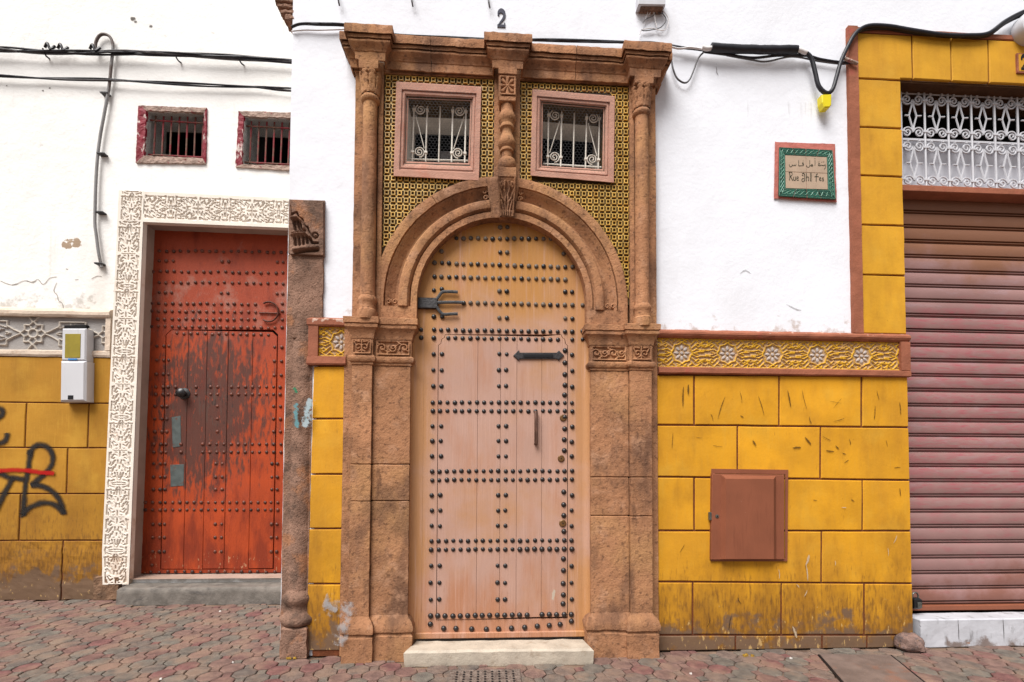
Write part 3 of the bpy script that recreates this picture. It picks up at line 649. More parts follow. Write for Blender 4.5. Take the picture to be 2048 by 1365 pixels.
    fr = B(); cap = [(0, 0), (.05, 0), (.062, .02), (.062, .05), (.045, .075), (.02, .085), (0, .10)]
    z_t0 = W(100, 633, YL - .05).z; xe = W(227, 660, YL).x
    zb0 = W(100, 713, YL - .04).z; zb1 = W(100, 700, YL - .04).z
    F1 = fr.sweep([(-8, YL - .001), (xe, YL - .001)], [(d, z_t0 + z) for d, z in cap]).build('frieze', 'frieze_trim', root, rough=(.08, .005))
    B().sweep([(-8, YL - .001), (xe, YL - .001)], [(0, zb0), (.03, zb0), (.04, zb0 + .02), (.04, zb1 - .01), (.025, zb1), (0, zb1)]).build('lower_moulding', 'frieze_trim', F1, rough=(.08, .004))
    xi = W(217, 660, YL).x
    B().box(xi, xe, YL - .042, YL - .002, zb1 - .001, z_t0 + .001, .004).build('end_moulding', 'frieze_trim', F1, rough=(.05, .003))
    fh = z_t0 - zb1; xs0 = W(70, 666, YL).x; un = fh * 1.12; x1 = xi
    k = 0; x = xs0 + 1.5 * un
    cells = []
    xx = xs0 - .5 * un
    while xx > -8: xx -= un
    while xx < xi - .01: cells.append((xx, min(xx + un, xi))); xx += un
    for ci, (xa_, xb_) in enumerate(cells):
        if xa_ < -5.6: continue
        star = round((xa_ - (xs0 - .5 * un)) / un) % 2 == 0
        w = un; h = fh; caps = []; cx_, cz_ = un / 2, fh / 2; t = .0075
        R = fh * .36
        if star:
            pts = []
            for q in range(16): rr_ = R if q % 2 == 0 else R * .74; pts.append((cx_ + rr_ * math.cos(q * math.pi / 8), cz_ + rr_ * math.sin(q * math.pi / 8)))
            for q in range(16): caps.append(pts[q] + pts[(q + 1) % 16] + (t, t))
            for a in range(24): caps.append((cx_ + R * .36 * math.cos(a * .262), cz_ + R * .36 * math.sin(a * .262), cx_ + R * .36 * math.cos((a + 1) * .262), cz_ + R * .36 * math.sin((a + 1) * .262), t * 1.1, t * 1.1))
            for q in range(8): a = q * math.pi / 4 + .39; caps.append((cx_ + R * .5 * math.cos(a), cz_ + R * .5 * math.sin(a), cx_ + R * .64 * math.cos(a), cz_ + R * .64 * math.sin(a), t * 1.2, t * .6))
            for sx in (-1, 1):
                for sz in (-1, 1): caps.append((cx_ + sx * R * .1, cz_ + sz * R * 1.0, cx_ + sx * R * .38, cz_ + sz * h / 2, t, t)); caps.append((cx_ + sx * R, cz_ + sz * R * .05, cx_ + sx * w / 2, cz_ + sz * R * .30, t, t))
        else:
            for sx in (-1, 1):
                for sz in (-1, 1):
                    caps += [(cx_ + sx * w * .5, cz_ + sz * R * .30, cx_ + sx * w * .33, cz_ + sz * R * .62, t, t), (cx_ + sx * w * .33, cz_ + sz * R * .62, cx_ + sx * w * .33, cz_ + sz * R * 1.0, t, t),
                             (cx_ + sx * w * .33, cz_ + sz * R * 1.0, cx_, cz_ + sz * R * 1.0, t, t), (cx_ + sx * w * .33, cz_ + sz * R * .45, cx_ + sx * w * .10, cz_ + sz * R * .7, t * .8, t * .5),
                             (cx_ + sx * w * .1, cz_ + sz * R * .2, cx_ + sx * w * .24, cz_ + sz * R * .34, t * .9, t * .5), (cx_ + sx * w * .30, cz_ + sz * R * .1, cx_ + sx * w * .4, cz_ + sz * R * .02, t * .8, t * .8),
                             (cx_, cz_ + sz * R * .4, cx_ + sx * w * .06, cz_ + sz * R * .85, t * .8, t * .5)]
        fw = (xb_ - xa_) / un; nx = max(6, int(58 * fw)); D = caps_field(nx, 52, un * fw, fh, caps); H = (1 - sstep(D, -.003, .004)) * .018
        def fn(u, v, hh, xa_=xa_, xb_=xb_): return (lerp(xa_, xb_, u), YL - .008 - hh, zb1 + fh * v)
        B().grid(fn, H, nx, 52).build('carved_panel', 'frieze_grey', F1, smooth=60)
    # ---- yellow plaster blocks under it
    Yb = YL - .022
    ys = [714, 806, 896, 988, 1081.5, 1190]; zs = [W(100, y, Yb).z for y in ys]; zs[-1] = -.006
    verts = [[176], [51, 176], [133.6], [38.7], [124]]
    B().box(-8, W(214, 900, YL).x, YL - .012, YL + .01, .0, zs[0]).build('mortar', 'joint', root)
    xe_ = lambda z: lerp(W(229, 714, Yb).x, W(203, 1190, Yb).x, (zs[0] - z) / (zs[0] - zs[-1]))
    j = .006
    for r in range(5):
        xs_ = [-5.9, -5.35] if r % 2 else [-6.1, -5.0]
        xs_ = xs_ + [W(v, (ys[r] + ys[r + 1]) / 2, Yb).x for v in verts[r] if r != 0]
        if r == 0: xs_ = [-5.9, W(-60, 760, Yb).x]
        xs_ = [x for x in xs_ if x > -7]; xs_.append(None)
        for a, d in zip(xs_, xs_[1:]):
            zt_, zb_ = zs[r] - j, zs[r + 1] + j
            if d is None: P = [(a + j, zt_), (xe_(zt_), zt_), (xe_(zb_), zb_), (a + j, zb_)]
            else: P = [(a + j, zt_), (d - j, zt_), (d - j, zb_), (a + j, zb_)]
            B().blockw(P, Yb, YL, .005).build('block', 'yellow_old', root, rough=(.15 if r < 4 else .05, .003 if r < 4 else .008, 5 if r < 4 else 9), seed=r)
    # cracks and holes in the plaster, sprayed strokes
    cz = lambda zx, zy: W(zx / 3.793, 380 + zy / 3.793, YL)
    cr = B()
    for pts in ([(0, 690), (60, 715), (110, 720), (190, 690), (250, 705), (290, 680), (330, 720), (380, 670), (435, 662)], [(435, 700), (410, 765), (435, 800), (445, 840), (480, 880), (483, 1030)], [(690, 680), (740, 655), (775, 660)], [(865, 760), (872, 820), (862, 880)], [(500, 600), (520, 605)], [(90, 725), (135, 715)], [(200, 690), (240, 700), (275, 690)], [(570, 685), (600, 680)]):
        cr.ribbon(smooth_path([cz(*p) for p in pts], 4), .005, .003)
    tag(cr.build('crack', paint_mat('crack_shadow', c(170, 158, 146), .5, 40, .7, amp=1.4), root), None, None, kind='stuff')
    hb = B()
    for x, y, r in ((266, 38, .03), (271, 44, .018), (302, 53, .02), (206, 311, .004), (86, 182, .012), (100, 177, .010), (14, 172, .008)):
        p = W(x, y, YL); hb.ribbon([p + Vector((-r, 0, r * .3)), p + Vector((0, 0, 0)), p + Vector((r, 0, -r * .4))], r * .9, .003)
    tag(hb.build('chip', paint_mat('chip_shadow', c(96, 84, 76), .4, 60, .8, amp=1.0), root), None, None, kind='stuff')
    gz = lambda zx, zy: W(zx / 4.265, 780 + zy / 4.265, Yb)
    gb = B(); wd = .058
    for pts in ([(262, 505), (252, 620), (232, 740), (212, 880), (196, 1050), (192, 1065)], [(250, 560), (280, 500), (335, 470), (400, 485), (448, 545), (452, 610), (425, 670), (370, 730), (300, 790), (262, 815)],
                [(262, 812), (330, 815), (410, 840), (475, 890), (520, 960), (545, 1030), (550, 1065)], [(550, 1055), (480, 985), (400, 962), (320, 975), (250, 1010), (190, 1062)],
                [(-60, 690), (0, 712), (90, 748), (220, 762)], [(118, 745), (60, 850), (0, 960), (-40, 1050)], [(-40, 150), (20, 170), (20, 215), (-40, 260)], [(62, 365), (62, 410), (30, 445), (-40, 470)]):
        gb.ribbon(smooth_path([gz(*p) for p in pts], 6), wd * .80, .006 + .001 * len(gb.f) / 400)
    g = gb.build('sprayed_tag', paint_mat('black_spray', c(44, 41, 40), .9, 18, .92, amp=.6), root); g['label'] = 'black sprayed letters across the yellow blocks'
    rb = B().ribbon(smooth_path([gz(*p) for p in [(-60, 692), (0, 690), (120, 683), (250, 690), (350, 704), (478, 714)]], 6), .032, .012)
    rb.build('sprayed_stroke', paint_mat('red_spray', c(196, 22, 16), .7, 20, .92), root)
    return root
LEFT = build_left_house()
# ================================================================ middle house with the stone portal
Yo, Yi, Ys, Yt, Yd = -.11, -.08, -.03, -.05, .0         # outer pilaster, inner pilaster and arch, set-back strip, tile bed, door leaf
def X(px, py, Y): return W(px, py, Y).x
def Z(px, py, Y): return W(px, py, Y).z
AC = W(1005, 602, Yi); AS = M_PER_PX(Yi)                  # arch centre and metres per pixel
HOUSE = tag(empty('town_house', (1.2, 0, 0)), 'white house with brown stone portal, arched studded door and yellow block base', 'house')
ROUGH = (.05, .0026, 16)
def build_walls():
    xg0, xg1 = X(1797, 165, 0), 5.6
    zgt = Z(1797, 161, 0)
    pl, pr = X(712, 400, 0), X(1306, 400, 0); pt = Z(1000, 140, 0)
    B().poly_holes([(XC, 0), (pl, 0), (pl, pt), (pr, pt), (pr, 0), (xg0, 0), (xg0, zgt), (xg1, zgt), (xg1, 0), (7.5, 0), (7.5, 7), (XC, 7)], [], 0.0, .30).build('wall', 'plaster', HOUSE)
    B().box(XC - .001, XC + .3, .302, YL + .2, 0, 7).build('side_wall', 'plaster_old', HOUSE)
    # thin pale strip of the corner below the old stone
    B().box(XC - .008, XC + .006, .02, .10, .35, 3.2, .003).build('corner_strip', 'lace_flat', HOUSE, rough=(.08, .006, 10))
build_walls()

# ---------------------------------------------------------------- yellow blocks and frieze right of the portal
def build_dado():
    Yb = -.02; j = .0065
    yl = [750, 850.2, 954.1, 1062, 1164.1, 1271, 1304]; yr = [752, 855.4, 961.1, 1062.6, 1167.8, 1271, 1297]
    xl, xr = X(1316, 1000, Yb), X(1797, 165, 0) - .001
    B().box(xl - .05, xr - .004, -.012, .01, 0.0, Z(1560, 745, 0)).build('mortar', 'joint', HOUSE)
    V = [[1388.8, 1558.6, 1723.7], [1475.3, 1641.5], [1388.8, 1725.5], [1643.3], [1385.8, 1563, 1729], [1471.7, 1645, 1734.6]]
    for r in range(6):
        ed = [1316] + V[r] + [1806.5]
        for k, (a, b) in enumerate(zip(ed, ed[1:])):
            f = lambda x, L: lerp(yl[L], yr[L], (x - 1316) / 490)
            p = []
            for x, L, sx, sz in ((a, r, 1, -1), (b, r, -1, -1), (b, r + 1, -1, 1), (a, r + 1, 1, 1)):
                q = W(x, f(x, L), Yb); p.append((q.x + sx * j if 1317 < x < 1806 else (xl if x < 1400 else xr), max(q.z + sz * j, .0)))
            # cabinet cut-out is covered by the cabinet itself
            B().blockw(p, Yb - .0015 * ((k + r) % 2), .0, .005).build('block', 'yellow', HOUSE, rough=(.16, .0022, 5), seed=r + k)
    # frieze: cap, field, lower moulding, end
    x0, x1 = X(1316, 700, -.03), X(1797, 165, 0) + .004
    zt = Z(1560, 662, -.06); zc = Z(1560, 675, -.06); zf1 = Z(1560, 738, -.03); zb = Z(1560, 750.5, -.045)
    fz = B().sweep([(x0, 0), (x1, 0)], [(0, zc - .012), (.035, zc - .012), (.05, zc), (.058, zc + .015), (.056, zt - .02), (.035, zt - .004), (.0, zt + .012)]).build('frieze', 'trim', HOUSE, rough=(.04, .004, 14))
    B().sweep([(x0, 0), (x1, 0)], [(0, zb), (.042, zb), (.05, zb + .008), (.05, zf1 - .008), (.038, zf1), (0, zf1)]).build('lower_moulding', 'trim', fz, rough=(.06, .003, 10))
    xf0, xf1 = x0, X(1799, 700, -.03)
    B().box(xf1, x1 + .001, -.045, -.004, zf1 - .002, zc - .011, .003).build('end_moulding', 'trim', fz)
    yellow_frieze(xf0, xf1, zf1, zc - .012, [1364, 1455, 1546, 1635, 1724], -.022, fz, X)
    return fz
def frieze_caps(w, h):
    """straps of one unit: an eight-lobed ring round the rosette, diagonal strips and a barred panel to the side"""
    t = h * .021; cx_, cz_ = w / 2, h / 2; R = h * .37; caps = []
    pts = []
    for q in range(16): rr_ = R * (1.0 if q % 2 == 0 else .86); pts.append((cx_ + rr_ * math.cos(q * math.pi / 8), cz_ + rr_ * math.sin(q * math.pi / 8)))
    for q in range(16): caps.append(pts[q] + pts[(q + 1) % 16] + (t, t))
    caps += [(0, t, w, t, t, t), (0, h - t, w, h - t, t, t)]
    for sx in (-1, 1):
        for sz in (-1, 1):
            f = lambda a, b: (cx_ + sx * a * w, cz_ + sz * b * h)
            for a in ((.0, .37, .14, .5), (.10, .38, .0, .5), (.23, .06, .32, .14), (.32, .14, .40, .10), (.40, .10, .5, .10), (.23, .18, .34, .34), (.34, .34, .5, .20), (.20, .30, .30, .46), (.30, .46, .42, .33), (.42, .33, .5, .42),
                      (.26, .0, .36, .05), (.44, .22, .44, .5), (.36, .20, .28, .30), (.5, .28, .38, .24), (.16, .42, .22, .36)): caps.append(f(a[0], a[1]) + f(a[2], a[3]) + (t * .9, t * .8))
    caps += [(w * .02, cz_ - h * .05, w * .12, cz_ - h * .05, t, t), (w * .88, cz_ + h * .05, w * .98, cz_ + h * .05, t, t)]
    return caps
ROSE = None
def rosette_mesh(h):
    b = B(); R = h * .27
    for q in range(8):
        a = q * math.pi / 4 + math.pi / 2; ca, sa = math.cos(a), math.sin(a); n = 7; ring = []; top = []
        for k in range(n):
            t = 2 * math.pi * k / n; u, v = R * .68 + R * .34 * math.cos(t), R * .20 * math.sin(t)
            ring.append((ca * u - sa * v, 0, sa * u + ca * v)); u2, v2 = R * .68 + R * .18 * math.cos(t), R * .10 * math.sin(t); top.append((ca * u2 - sa * v2, -.008, sa * u2 + ca * v2))
        b.loops([ring, top])
    b.lathe([(R * .22, 0), (R * .16, .007), (.001, .009)], (0, 0, 0), 8, axis='y')
    o = b.build('rosette', 'petal', smooth=40); me = o.data; bpy.data.objects.remove(o); return me
def yellow_frieze(x0, x1, z0, z1, cx_px, Y, parent, X):
    global ROSE
    h = z1 - z0; cs = [X(p, 708, Y) for p in cx_px]; w = (cs[-1] - cs[0]) / max(1, len(cs) - 1) if len(cs) > 1 else h * 1.62
    ROSE = ROSE or rosette_mesh(h)
    a = cs[0] - w / 2
    while a > x0 + .01: a -= w
    while a < x1 - .005:
        xa, xb = max(a, x0), min(a + w, x1); nx = max(6, int(64 * (xb - xa) / w)); caps = frieze_caps(w, h)
        caps = [(p[0] - (xa - a), p[1], p[2] - (xa - a), p[3], p[4], p[5]) for p in caps]
        D = caps_field(nx, 44, xb - xa, h, caps); H = (1 - sstep(D, -.002, .004)) * .013
        r = np.random.RandomState(int(abs(a) * 100) % 999); H = H * (1 - .25 * r.rand(*H.shape)) + .003 * r.rand(*H.shape)
        def fn(u, v, hh): return (lerp(xa, xb, u), Y + .010 - hh, z0 + h * v)
        p = B().grid(fn, H, nx, 44).build('carved_panel', 'frieze_yellow', parent, smooth=60)
        if xa <= a + w / 2 <= xb + h * .2: place(ROSE, 'rosette', (min(a + w / 2, xb - .01), Y + .006, z0 + h / 2), parent)
        a += w
DADO = build_dado()

# ---------------------------------------------------------------- narrow yellow strip and frieze piece left of the portal
def build_left_strip():
    Yb = -.02; j = .006
    ys = [732, 838, 949, 1058, 1168.5, 1303]
    B().box(X(630, 900, Yb) + .004, X(692, 900, Yb), -.012, .012, 0, Z(650, 732, Yb)).build('mortar', 'joint', HOUSE)
    for r in range(5):
        P = []
        for x, y, sz in ((lerp(627.5, 612, (ys[r] - 732) / 570), ys[r], -1), (lerp(690, 679, (ys[r] - 732) / 570), ys[r], -1), (lerp(690, 679, (ys[r + 1] - 732) / 570), ys[r + 1], 1), (lerp(627.5, 612, (ys[r + 1] - 732) / 570), ys[r + 1], 1)):
            q = W(x, y, Yb); P.append((q.x, max(0, q.z + sz * j)))
        B().blockw(P, Yb, 0.0, .005).build('block', 'yellow', HOUSE, rough=(.12, .003, 7), seed=r)
    Yf = -.03; x0, x1 = X(629, 680, Yf), X(693, 680, Yf)
    zt, zc, zf1, zb = Z(660, 634, -.06), Z(660, 652, -.05), Z(660, 713, -.04), Z(660, 730, -.045)
    fz = B().sweep([(x0, 0.1), (x0, 0), (x1, 0)], [(0, zc), (.042, zc), (.05, zc + .01), (.05, zt - .015), (.03, zt), (0, zt + .012)]).build('frieze', 'trim', HOUSE, rough=(.04, .004, 14))
    B().sweep([(x0, 0.1), (x0, 0), (x1, 0)], [(0, zb), (.045, zb), (.05, zb + .01), (.046, zf1 - .004), (.036, zf1), (0, zf1)]).build('lower_moulding', 'trim', fz, rough=(.04, .003, 14))
    xe = X(637, 680, Yf); B().box(x0 - .04, xe, -.044, .02, zf1 - .004, zc + .004, .003).build('end_moulding', 'trim', fz)
    yellow_frieze(xe, x1, zf1, zc, [682], -.022, fz, X)
    # white paint smear over strip and plinth
    for pts, w in (([(645, 1205), (662, 1212), (676, 1222)], .11), ([(692, 1200), (692, 1240), (686, 1262), (679, 1295)], .085)):
        B().ribbon(smooth_path([W(x, y, -.026 if x < 678 else -.16) for x, y in pts], 6), w, .004).build('paint_smear', paint_mat('white_smear', c(192, 192, 194), .8, 26, .7, amp=2.4, lo=.4), HOUSE)
build_left_strip()

# ---------------------------------------------------------------- old stone column at the corner
def build_corner_column():
    xa, xb = XC + .005, X(648, 450, -.02)
    zt = Z(610, 398, -.02); zc = Z(610, 508, -.02); zcol = Z(610, 1190, -.02)
    B().box(XC + .004, X(622, 900, 0), -.006, .1, 0, zc, .003).build('old_stone_backing', 'stone_old', HOUSE, rough=(.06, .004, 12))
    col = B().box(X(586, 600, -.02), X(645, 600, -.02), -.02, .22, Z(610, 640, -.02) - .15, zc, .02).build('stone_pier', 'stone_old', HOUSE, rough=(.04, .006, 12))
    B().box(xa, xb, -.008, .22, zc + .002, zt, .004).build('corbel_block', 'stone_old', col, rough=(.05, .0015, 12))
    cx_ = X(604, 900, .03); r = .095
    B().lathe([(r * 1.0, Z(604, 1186, -.03)), (r, 1.2), (r * .97, 2.0), (r * .95, Z(604, 640, -.02))], (cx_, .06, 0), 20).build('shaft', 'stone_old', col, smooth=50, rough=(.05, .006, 10))
    z = lambda y: Z(600, y, -.04)
    B().lathe([(r, z(1183)), (r * 1.12, z(1188)), (r * 1.26, z(1194)), (r * 1.30, z(1200)), (r * 1.22, z(1208)), (r * 1.05, z(1213)), (r * 1.02, z(1224)), (r * 1.2, z(1230)), (r * 1.42, z(1238)), (r * 1.45, z(1244)), (r * 1.34, z(1252)), (r * 1.2, z(1254))], (cx_, .06, 0), 24).build('base', 'stone_old', col, smooth=50, rough=(.04, .006, 14))
    B().box(X(560, 1280, -.05), X(614, 1280, -.05), -.055, .24, -.01, z(1255), .012).build('plinth', 'stone_old', col, rough=(.04, .007, 12))
    # bracket and capital carved into the corbel face
    nx, ny = 70, 118; Q0 = [(578.5, 400), (647, 402), (647, 511), (579, 509)]; Yc = -.042
    w0, h0 = W(646, 402, Yc).x - W(579, 400, Yc).x, W(579, 400, Yc).z - W(579, 512, Yc).z
    f = lambda x, y: ((540 + x / 3.594 - 579) / 67 * w0, (380 + y / 3.594 - 400) / 112 * h0)
    def strokes(L):
        out = []
        for r, P in L:
            for a, b_ in zip(P, P[1:]): out.append(f(*a) + f(*b_) + (r, r))
        return out
    cut = strokes([(.005, [(146, 120), (150, 190), (168, 170), (192, 160), (205, 195), (232, 212), (250, 262), (268, 268), (276, 300), (300, 336)]), (.009, [(172, 228), (182, 290)]), (.010, [(196, 222), (214, 282)]), (.006, [(222, 240), (232, 285)]), (.006, [(160, 318), (248, 298)]),
                   (.009, [(178, 352), (182, 402)]), (.008, [(207, 346), (210, 400)]), (.008, [(236, 340), (238, 394)]), (.008, [(262, 340), (266, 386)]), (.008, [(285, 352), (300, 384), (338, 384)]), (.009, [(182, 462), (260, 446), (336, 438)])] + [(.004, [(322 + 19 * math.cos(k * .45), 328 + 19 * math.sin(k * .45)) for k in range(15)])])
    up = strokes([(.016, [(174, 440), (240, 426), (336, 416)]), (.010, [(158, 332), (215, 320), (262, 318), (285, 345)]), (.012, [(158, 206), (205, 200), (236, 235), (246, 290)]), (.005, [(322, 328), (322.1, 328)])])
    Dc = caps_field(nx, ny, w0, h0, cut); Du = caps_field(nx, ny, w0, h0, up)
    Hh = (sstep(Dc, -.004, .004) - 1) * .030 + (1 - sstep(Du, -.010, .004)) * .024
    Hh[0, :] = Hh[-1, :] = Hh[:, 0] = Hh[:, -1] = -.034
    def fn(u, v, hh): x, y = lq(Q0, u, v); p = W(x, y, Yc); return (p.x, Yc - hh, p.z)
    B().grid(fn, Hh, nx, ny).build('carved_bracket', 'stone_old', col, smooth=50)
    # broken brick ends showing at the corner high up
    fr = B()
    for k, (x, y, w, h) in enumerate(((559, 6, 14, 9), (565, 18, 13, 8), (571, 30, 12, 9), (578, 41, 9, 11))):
        p = W(x, y, .03); s = M_PER_PX(.03); fr.box(p.x - w * s / 2, max(p.x + w * s / 2, XC + .01), -.0, .16, p.z - h * s / 2, p.z + h * s / 2, .006)
    fr.build('broken_edge', 'stone_old', HOUSE, rough=(.012, .006, 30))
    # green and blue dabs of paint
    for nm, mt, pts, w in (('paint_dab', c(20, 140, 100), [(588, 775), (592, 782), (596, 786)], .02), ('paint_dab', c(110, 170, 178), [(594, 805), (592, 830), (596, 858)], .026), ('paint_dab', c(196, 216, 222), [(621, 796), (616, 825), (612, 858)], .04), ('paint_dab', c(30, 130, 130), [(622, 805), (614, 830), (612, 845)], .022)):
        B().ribbon(smooth_path([W(x, y, -.052) for x, y in pts], 5), w, .004 + random.random() * .004).build(nm, paint_mat('dab', mt, .6, 40, .85, amp=2.0, lo=.25), HOUSE)
build_corner_column()

# ---------------------------------------------------------------- portal: lower pilasters, capitals, plinths
def scroll_relief(Q, Y, kind, parent, material='stone', depth=.022, nx=44, ny=30):
    w = (Vector(Q[1]) - Vector(Q[0])).length; h = (Vector(Q[3]) - Vector(Q[0])).length; caps = []; t = h * .055
    def arc(cx_, cy_, r0, r1, a0, a1, n=14):
        P = [(cx_ + lerp(r0, r1, k / n) * math.cos(lerp(a0, a1, k / n)), cy_ + lerp(r0, r1, k / n) * math.sin(lerp(a0, a1, k / n))) for k in range(n + 1)]
        for a, b in zip(P, P[1:]): caps.append(a + b + (t, t))
    caps += [(0, 0, w, 0, t * 1.6, t * 1.6), (0, h, w, h, t * 1.6, t * 1.6), (0, 0, 0, h, t * 1.6, t * 1.6), (w, 0, w, h, t * 1.6, t * 1.6)]
    if kind == 'scroll':
        n = max(2, round(w / h * 1.45))
        for k in range(n):
            cx_ = w * (k + .5) / n; up = 1 if k % 2 else -1
            arc(cx_, h / 2, h * .33, h * .06, up * rad(200), up * rad(200) - up * rad(470)); caps.append((cx_ + up * h * .1, h / 2, cx_ + h * .45, h / 2 - up * h * .33, t, t * .7)); caps.append((cx_ - h * .4, h * .5 + up * h * .38, cx_ - h * .18, h * .5 + up * h * .25, t * 1.3, t * .6))
    if kind == 'pair':
        for sx in (-1, 1):
            arc(w / 2 + sx * w * .18, h * .55, h * .30, h * .07, rad(90), rad(90) + sx * rad(430)); caps.append((w / 2 + sx * w * .40, h * .15, w / 2 + sx * w * .30, h * .45, t, t)); caps.append((w / 2 + sx * w * .1, h * .15, w / 2 + sx * w * .35, h * .12, t * 1.2, t * .7))
        caps.append((w / 2, h * .1, w / 2, h * .9, t, t))
    if kind == 'rosette':
        for q in range(8): a = q * math.pi / 4; caps.append((w / 2 + w * .1 * math.cos(a), h / 2 + h * .1 * math.sin(a), w / 2 + w * .40 * math.cos(a), h / 2 + h * .40 * math.sin(a), t * .7, t * 1.7))
        caps.append((w / 2, h / 2, w / 2, h / 2, t * 1.5, t * 1.5))
    D = caps_field(nx, ny, w, h, caps); H = (1 - sstep(D, -t * .6, t * .9)) * depth
    def fn(u, v, hh): x, z = lq(Q, u, v); return (x, Y + depth - hh, z)
    return B().grid(fn, H, nx, ny).build('carved_panel', material, parent, smooth=55)
def build_pilasters():
    for side in (-1, 1):
        if side < 0: e = [X(688, 740, Ys), X(704, 740, Yo), X(744, 740, Yo), X(821, 740, Yi)]
        else: e = [X(1314.5, 740, Ys), X(1303, 740, Yo), X(1260, 740, Yo), X(1181.5, 740, Yi)]
        zy = (lambda y: Z(730, y, Yo)) if side < 0 else (lambda y: Z(730, y, Yo) - .012)
        b0, b1 = sorted((e[0], e[1])); 
        strip = B().box(min(e[0], e[2]), max(e[0], e[2]), Ys, .1, 0.0, zy(640), .004).build('backing_strip', 'stone', HOUSE, rough=ROUGH)
        cuts = [zy(728.7), zy(929 if side < 0 else 950), zy(1003 if side < 0 else 1030), zy(1238)]
        for k, (za, zb) in enumerate(zip(cuts, cuts[1:])):
            o, i = sorted((e[1], e[2])); B().box(o, i, Yo, Ys + .02, zb + .0012, za - .0012, .006).build('pilaster_stone', 'stone', HOUSE, rough=ROUGH, seed=k * 2 + side)
            o, i = sorted((e[2] + (.004 if side < 0 else -.004), e[3])); B().box(o, i, Yi, .16, zb + .0012, za - .0012, .007).build('pilaster_stone', 'stone', HOUSE, rough=ROUGH, seed=k * 3 + side + 9)
        path = [(e[1], Ys), (e[1], Yo), (e[2], Yo), (e[2], Yi), (e[3], Yi), (e[3], .12)]
        if side > 0: path = path[::-1]
        cap = B().sweep(path, [(0, zy(730)), (.008, zy(729)), (.008, zy(724.5)), (.018, zy(723.5)), (.026, zy(719)), (.024, zy(714)), (.008, zy(711)), (.006, zy(709)), (.006, zy(680)), (.012, zy(678)), (.013, zy(675)), (.018, zy(668)), (.032, zy(660)), (.044, zy(657)), (.046, zy(652)), (.040, zy(650.2)), (.043, zy(649.6)), (.052, zy(649)), (.053, zy(638)), (.048, zy(637)), (0, zy(637))]).build('capital', 'stone', HOUSE, rough=(.03, .0028, 22), smooth=38)
        o, i = sorted((e[1], e[2])); q = lambda x0, x1: [(x0 + .006, zy(680.5)), (x1 - .006, zy(680.5)), (x1 - .006, zy(708.5)), (x0 + .006, zy(708.5))]
        scroll_relief(q(o, i), Yo - .022, 'pair', cap); o, i = sorted((e[2] + (.02 if side < 0 else -.02), e[3])); scroll_relief(q(o, i), Yi - .022, 'scroll', cap, nx=64)
        zz = lambda y: Z(730, y, Yo - .04)
        B().sweep(path, [(0, -.01), (.034, -.01), (.036, zz(1279)), (.026, zz(1276)), (.026, zz(1272.5)), (.04, zz(1270)), (.044, zz(1260)), (.03, zz(1249)), (.006, zz(1240)), (0, zz(1237))]).build('plinth', 'stone', HOUSE, rough=(.035, .006, 14), smooth=38)
build_pilasters()

# ---------------------------------------------------------------- portal: arch
PROF = [(172, .03), (172, Yi), (184, Yi), (185, Yi + .036), (188, Yi + .004), (191, Yi - .012), (198, Yi - .018), (206, Yi - .010), (209.5, Yi + .006), (210.5, Yi + .045), (217, Yi + .046), (226, Yi + .026), (231, Yi + .002), (234, Yi - .006), (235.5, Yi + .030), (238, Yi), (255, Yi), (257, Yi + .004), (257, Yt + .01)]
def build_arch():
    zs = Z(800, 640, Yi)
    for side in (-1, 1):
        b = B(); st = []
        A0 = rad(180) if side < 0 else 0.0
        for z in (zs, lerp(zs, AC.z - 15 * AS, .99)): st.append((A0, z, 0))
        st.append((A0, AC.z - 15 * AS, 1)); n = 34
        for k in range(n + 1): st.append((lerp(rad(180), rad(97.8), k / n) if side < 0 else lerp(0, rad(82.2), k / n), AC.z, 1))
        st.append((st[-1][0] - side * -.002 if side > 0 else st[-1][0] - .002, AC.z, 0)); st.append((rad(90), AC.z, 0))
        L = []
        for a, z, m in st: L.append([(AC.x + r * AS * math.cos(a), (Y if (m or i < 3 or i > 14) else Yi), z + r * AS * math.sin(a)) for i, (r, Y) in enumerate(PROF)])
        ar = None; cutsA = [0, 13, 26, len(L) - 1]
        for q, (ka, kb) in enumerate(zip(cutsA, cutsA[1:])):
            seg = [list(l) for l in L[ka:kb + 1]]
            if q: seg[0] = [tuple(lerp(u_, v_, .035) for u_, v_ in zip(s0, s1)) for s0, s1 in zip(seg[0], seg[1])]
            o_ = B().loops(seg, True, True, False).build('archivolt', 'stone', HOUSE, smooth=32, rough=(.035, .0022, 22), seed=q * 5 + side); ar = ar or o_
        # small double scrolls ending the hollow
        for a, z, dx in ((A0, AC.z - 6 * AS, 0), (rad(99.3) if side < 0 else rad(80.7), AC.z, 0)):
            p = Vector((AC.x + 221 * AS * math.cos(a), 0, z + 221 * AS * math.sin(a))); t = Vector((-math.sin(a), 0, math.cos(a))); rr_ = Vector((math.cos(a), 0, math.sin(a)))
            for s in (-1, 1): q = p + rr_ * (s * .022); B().tube(spiral(q.x, q.z, .019, .005, 0, 1.2, Yi + .012), .007, 6).build('scroll', 'stone', ar, smooth=60)
build_arch()

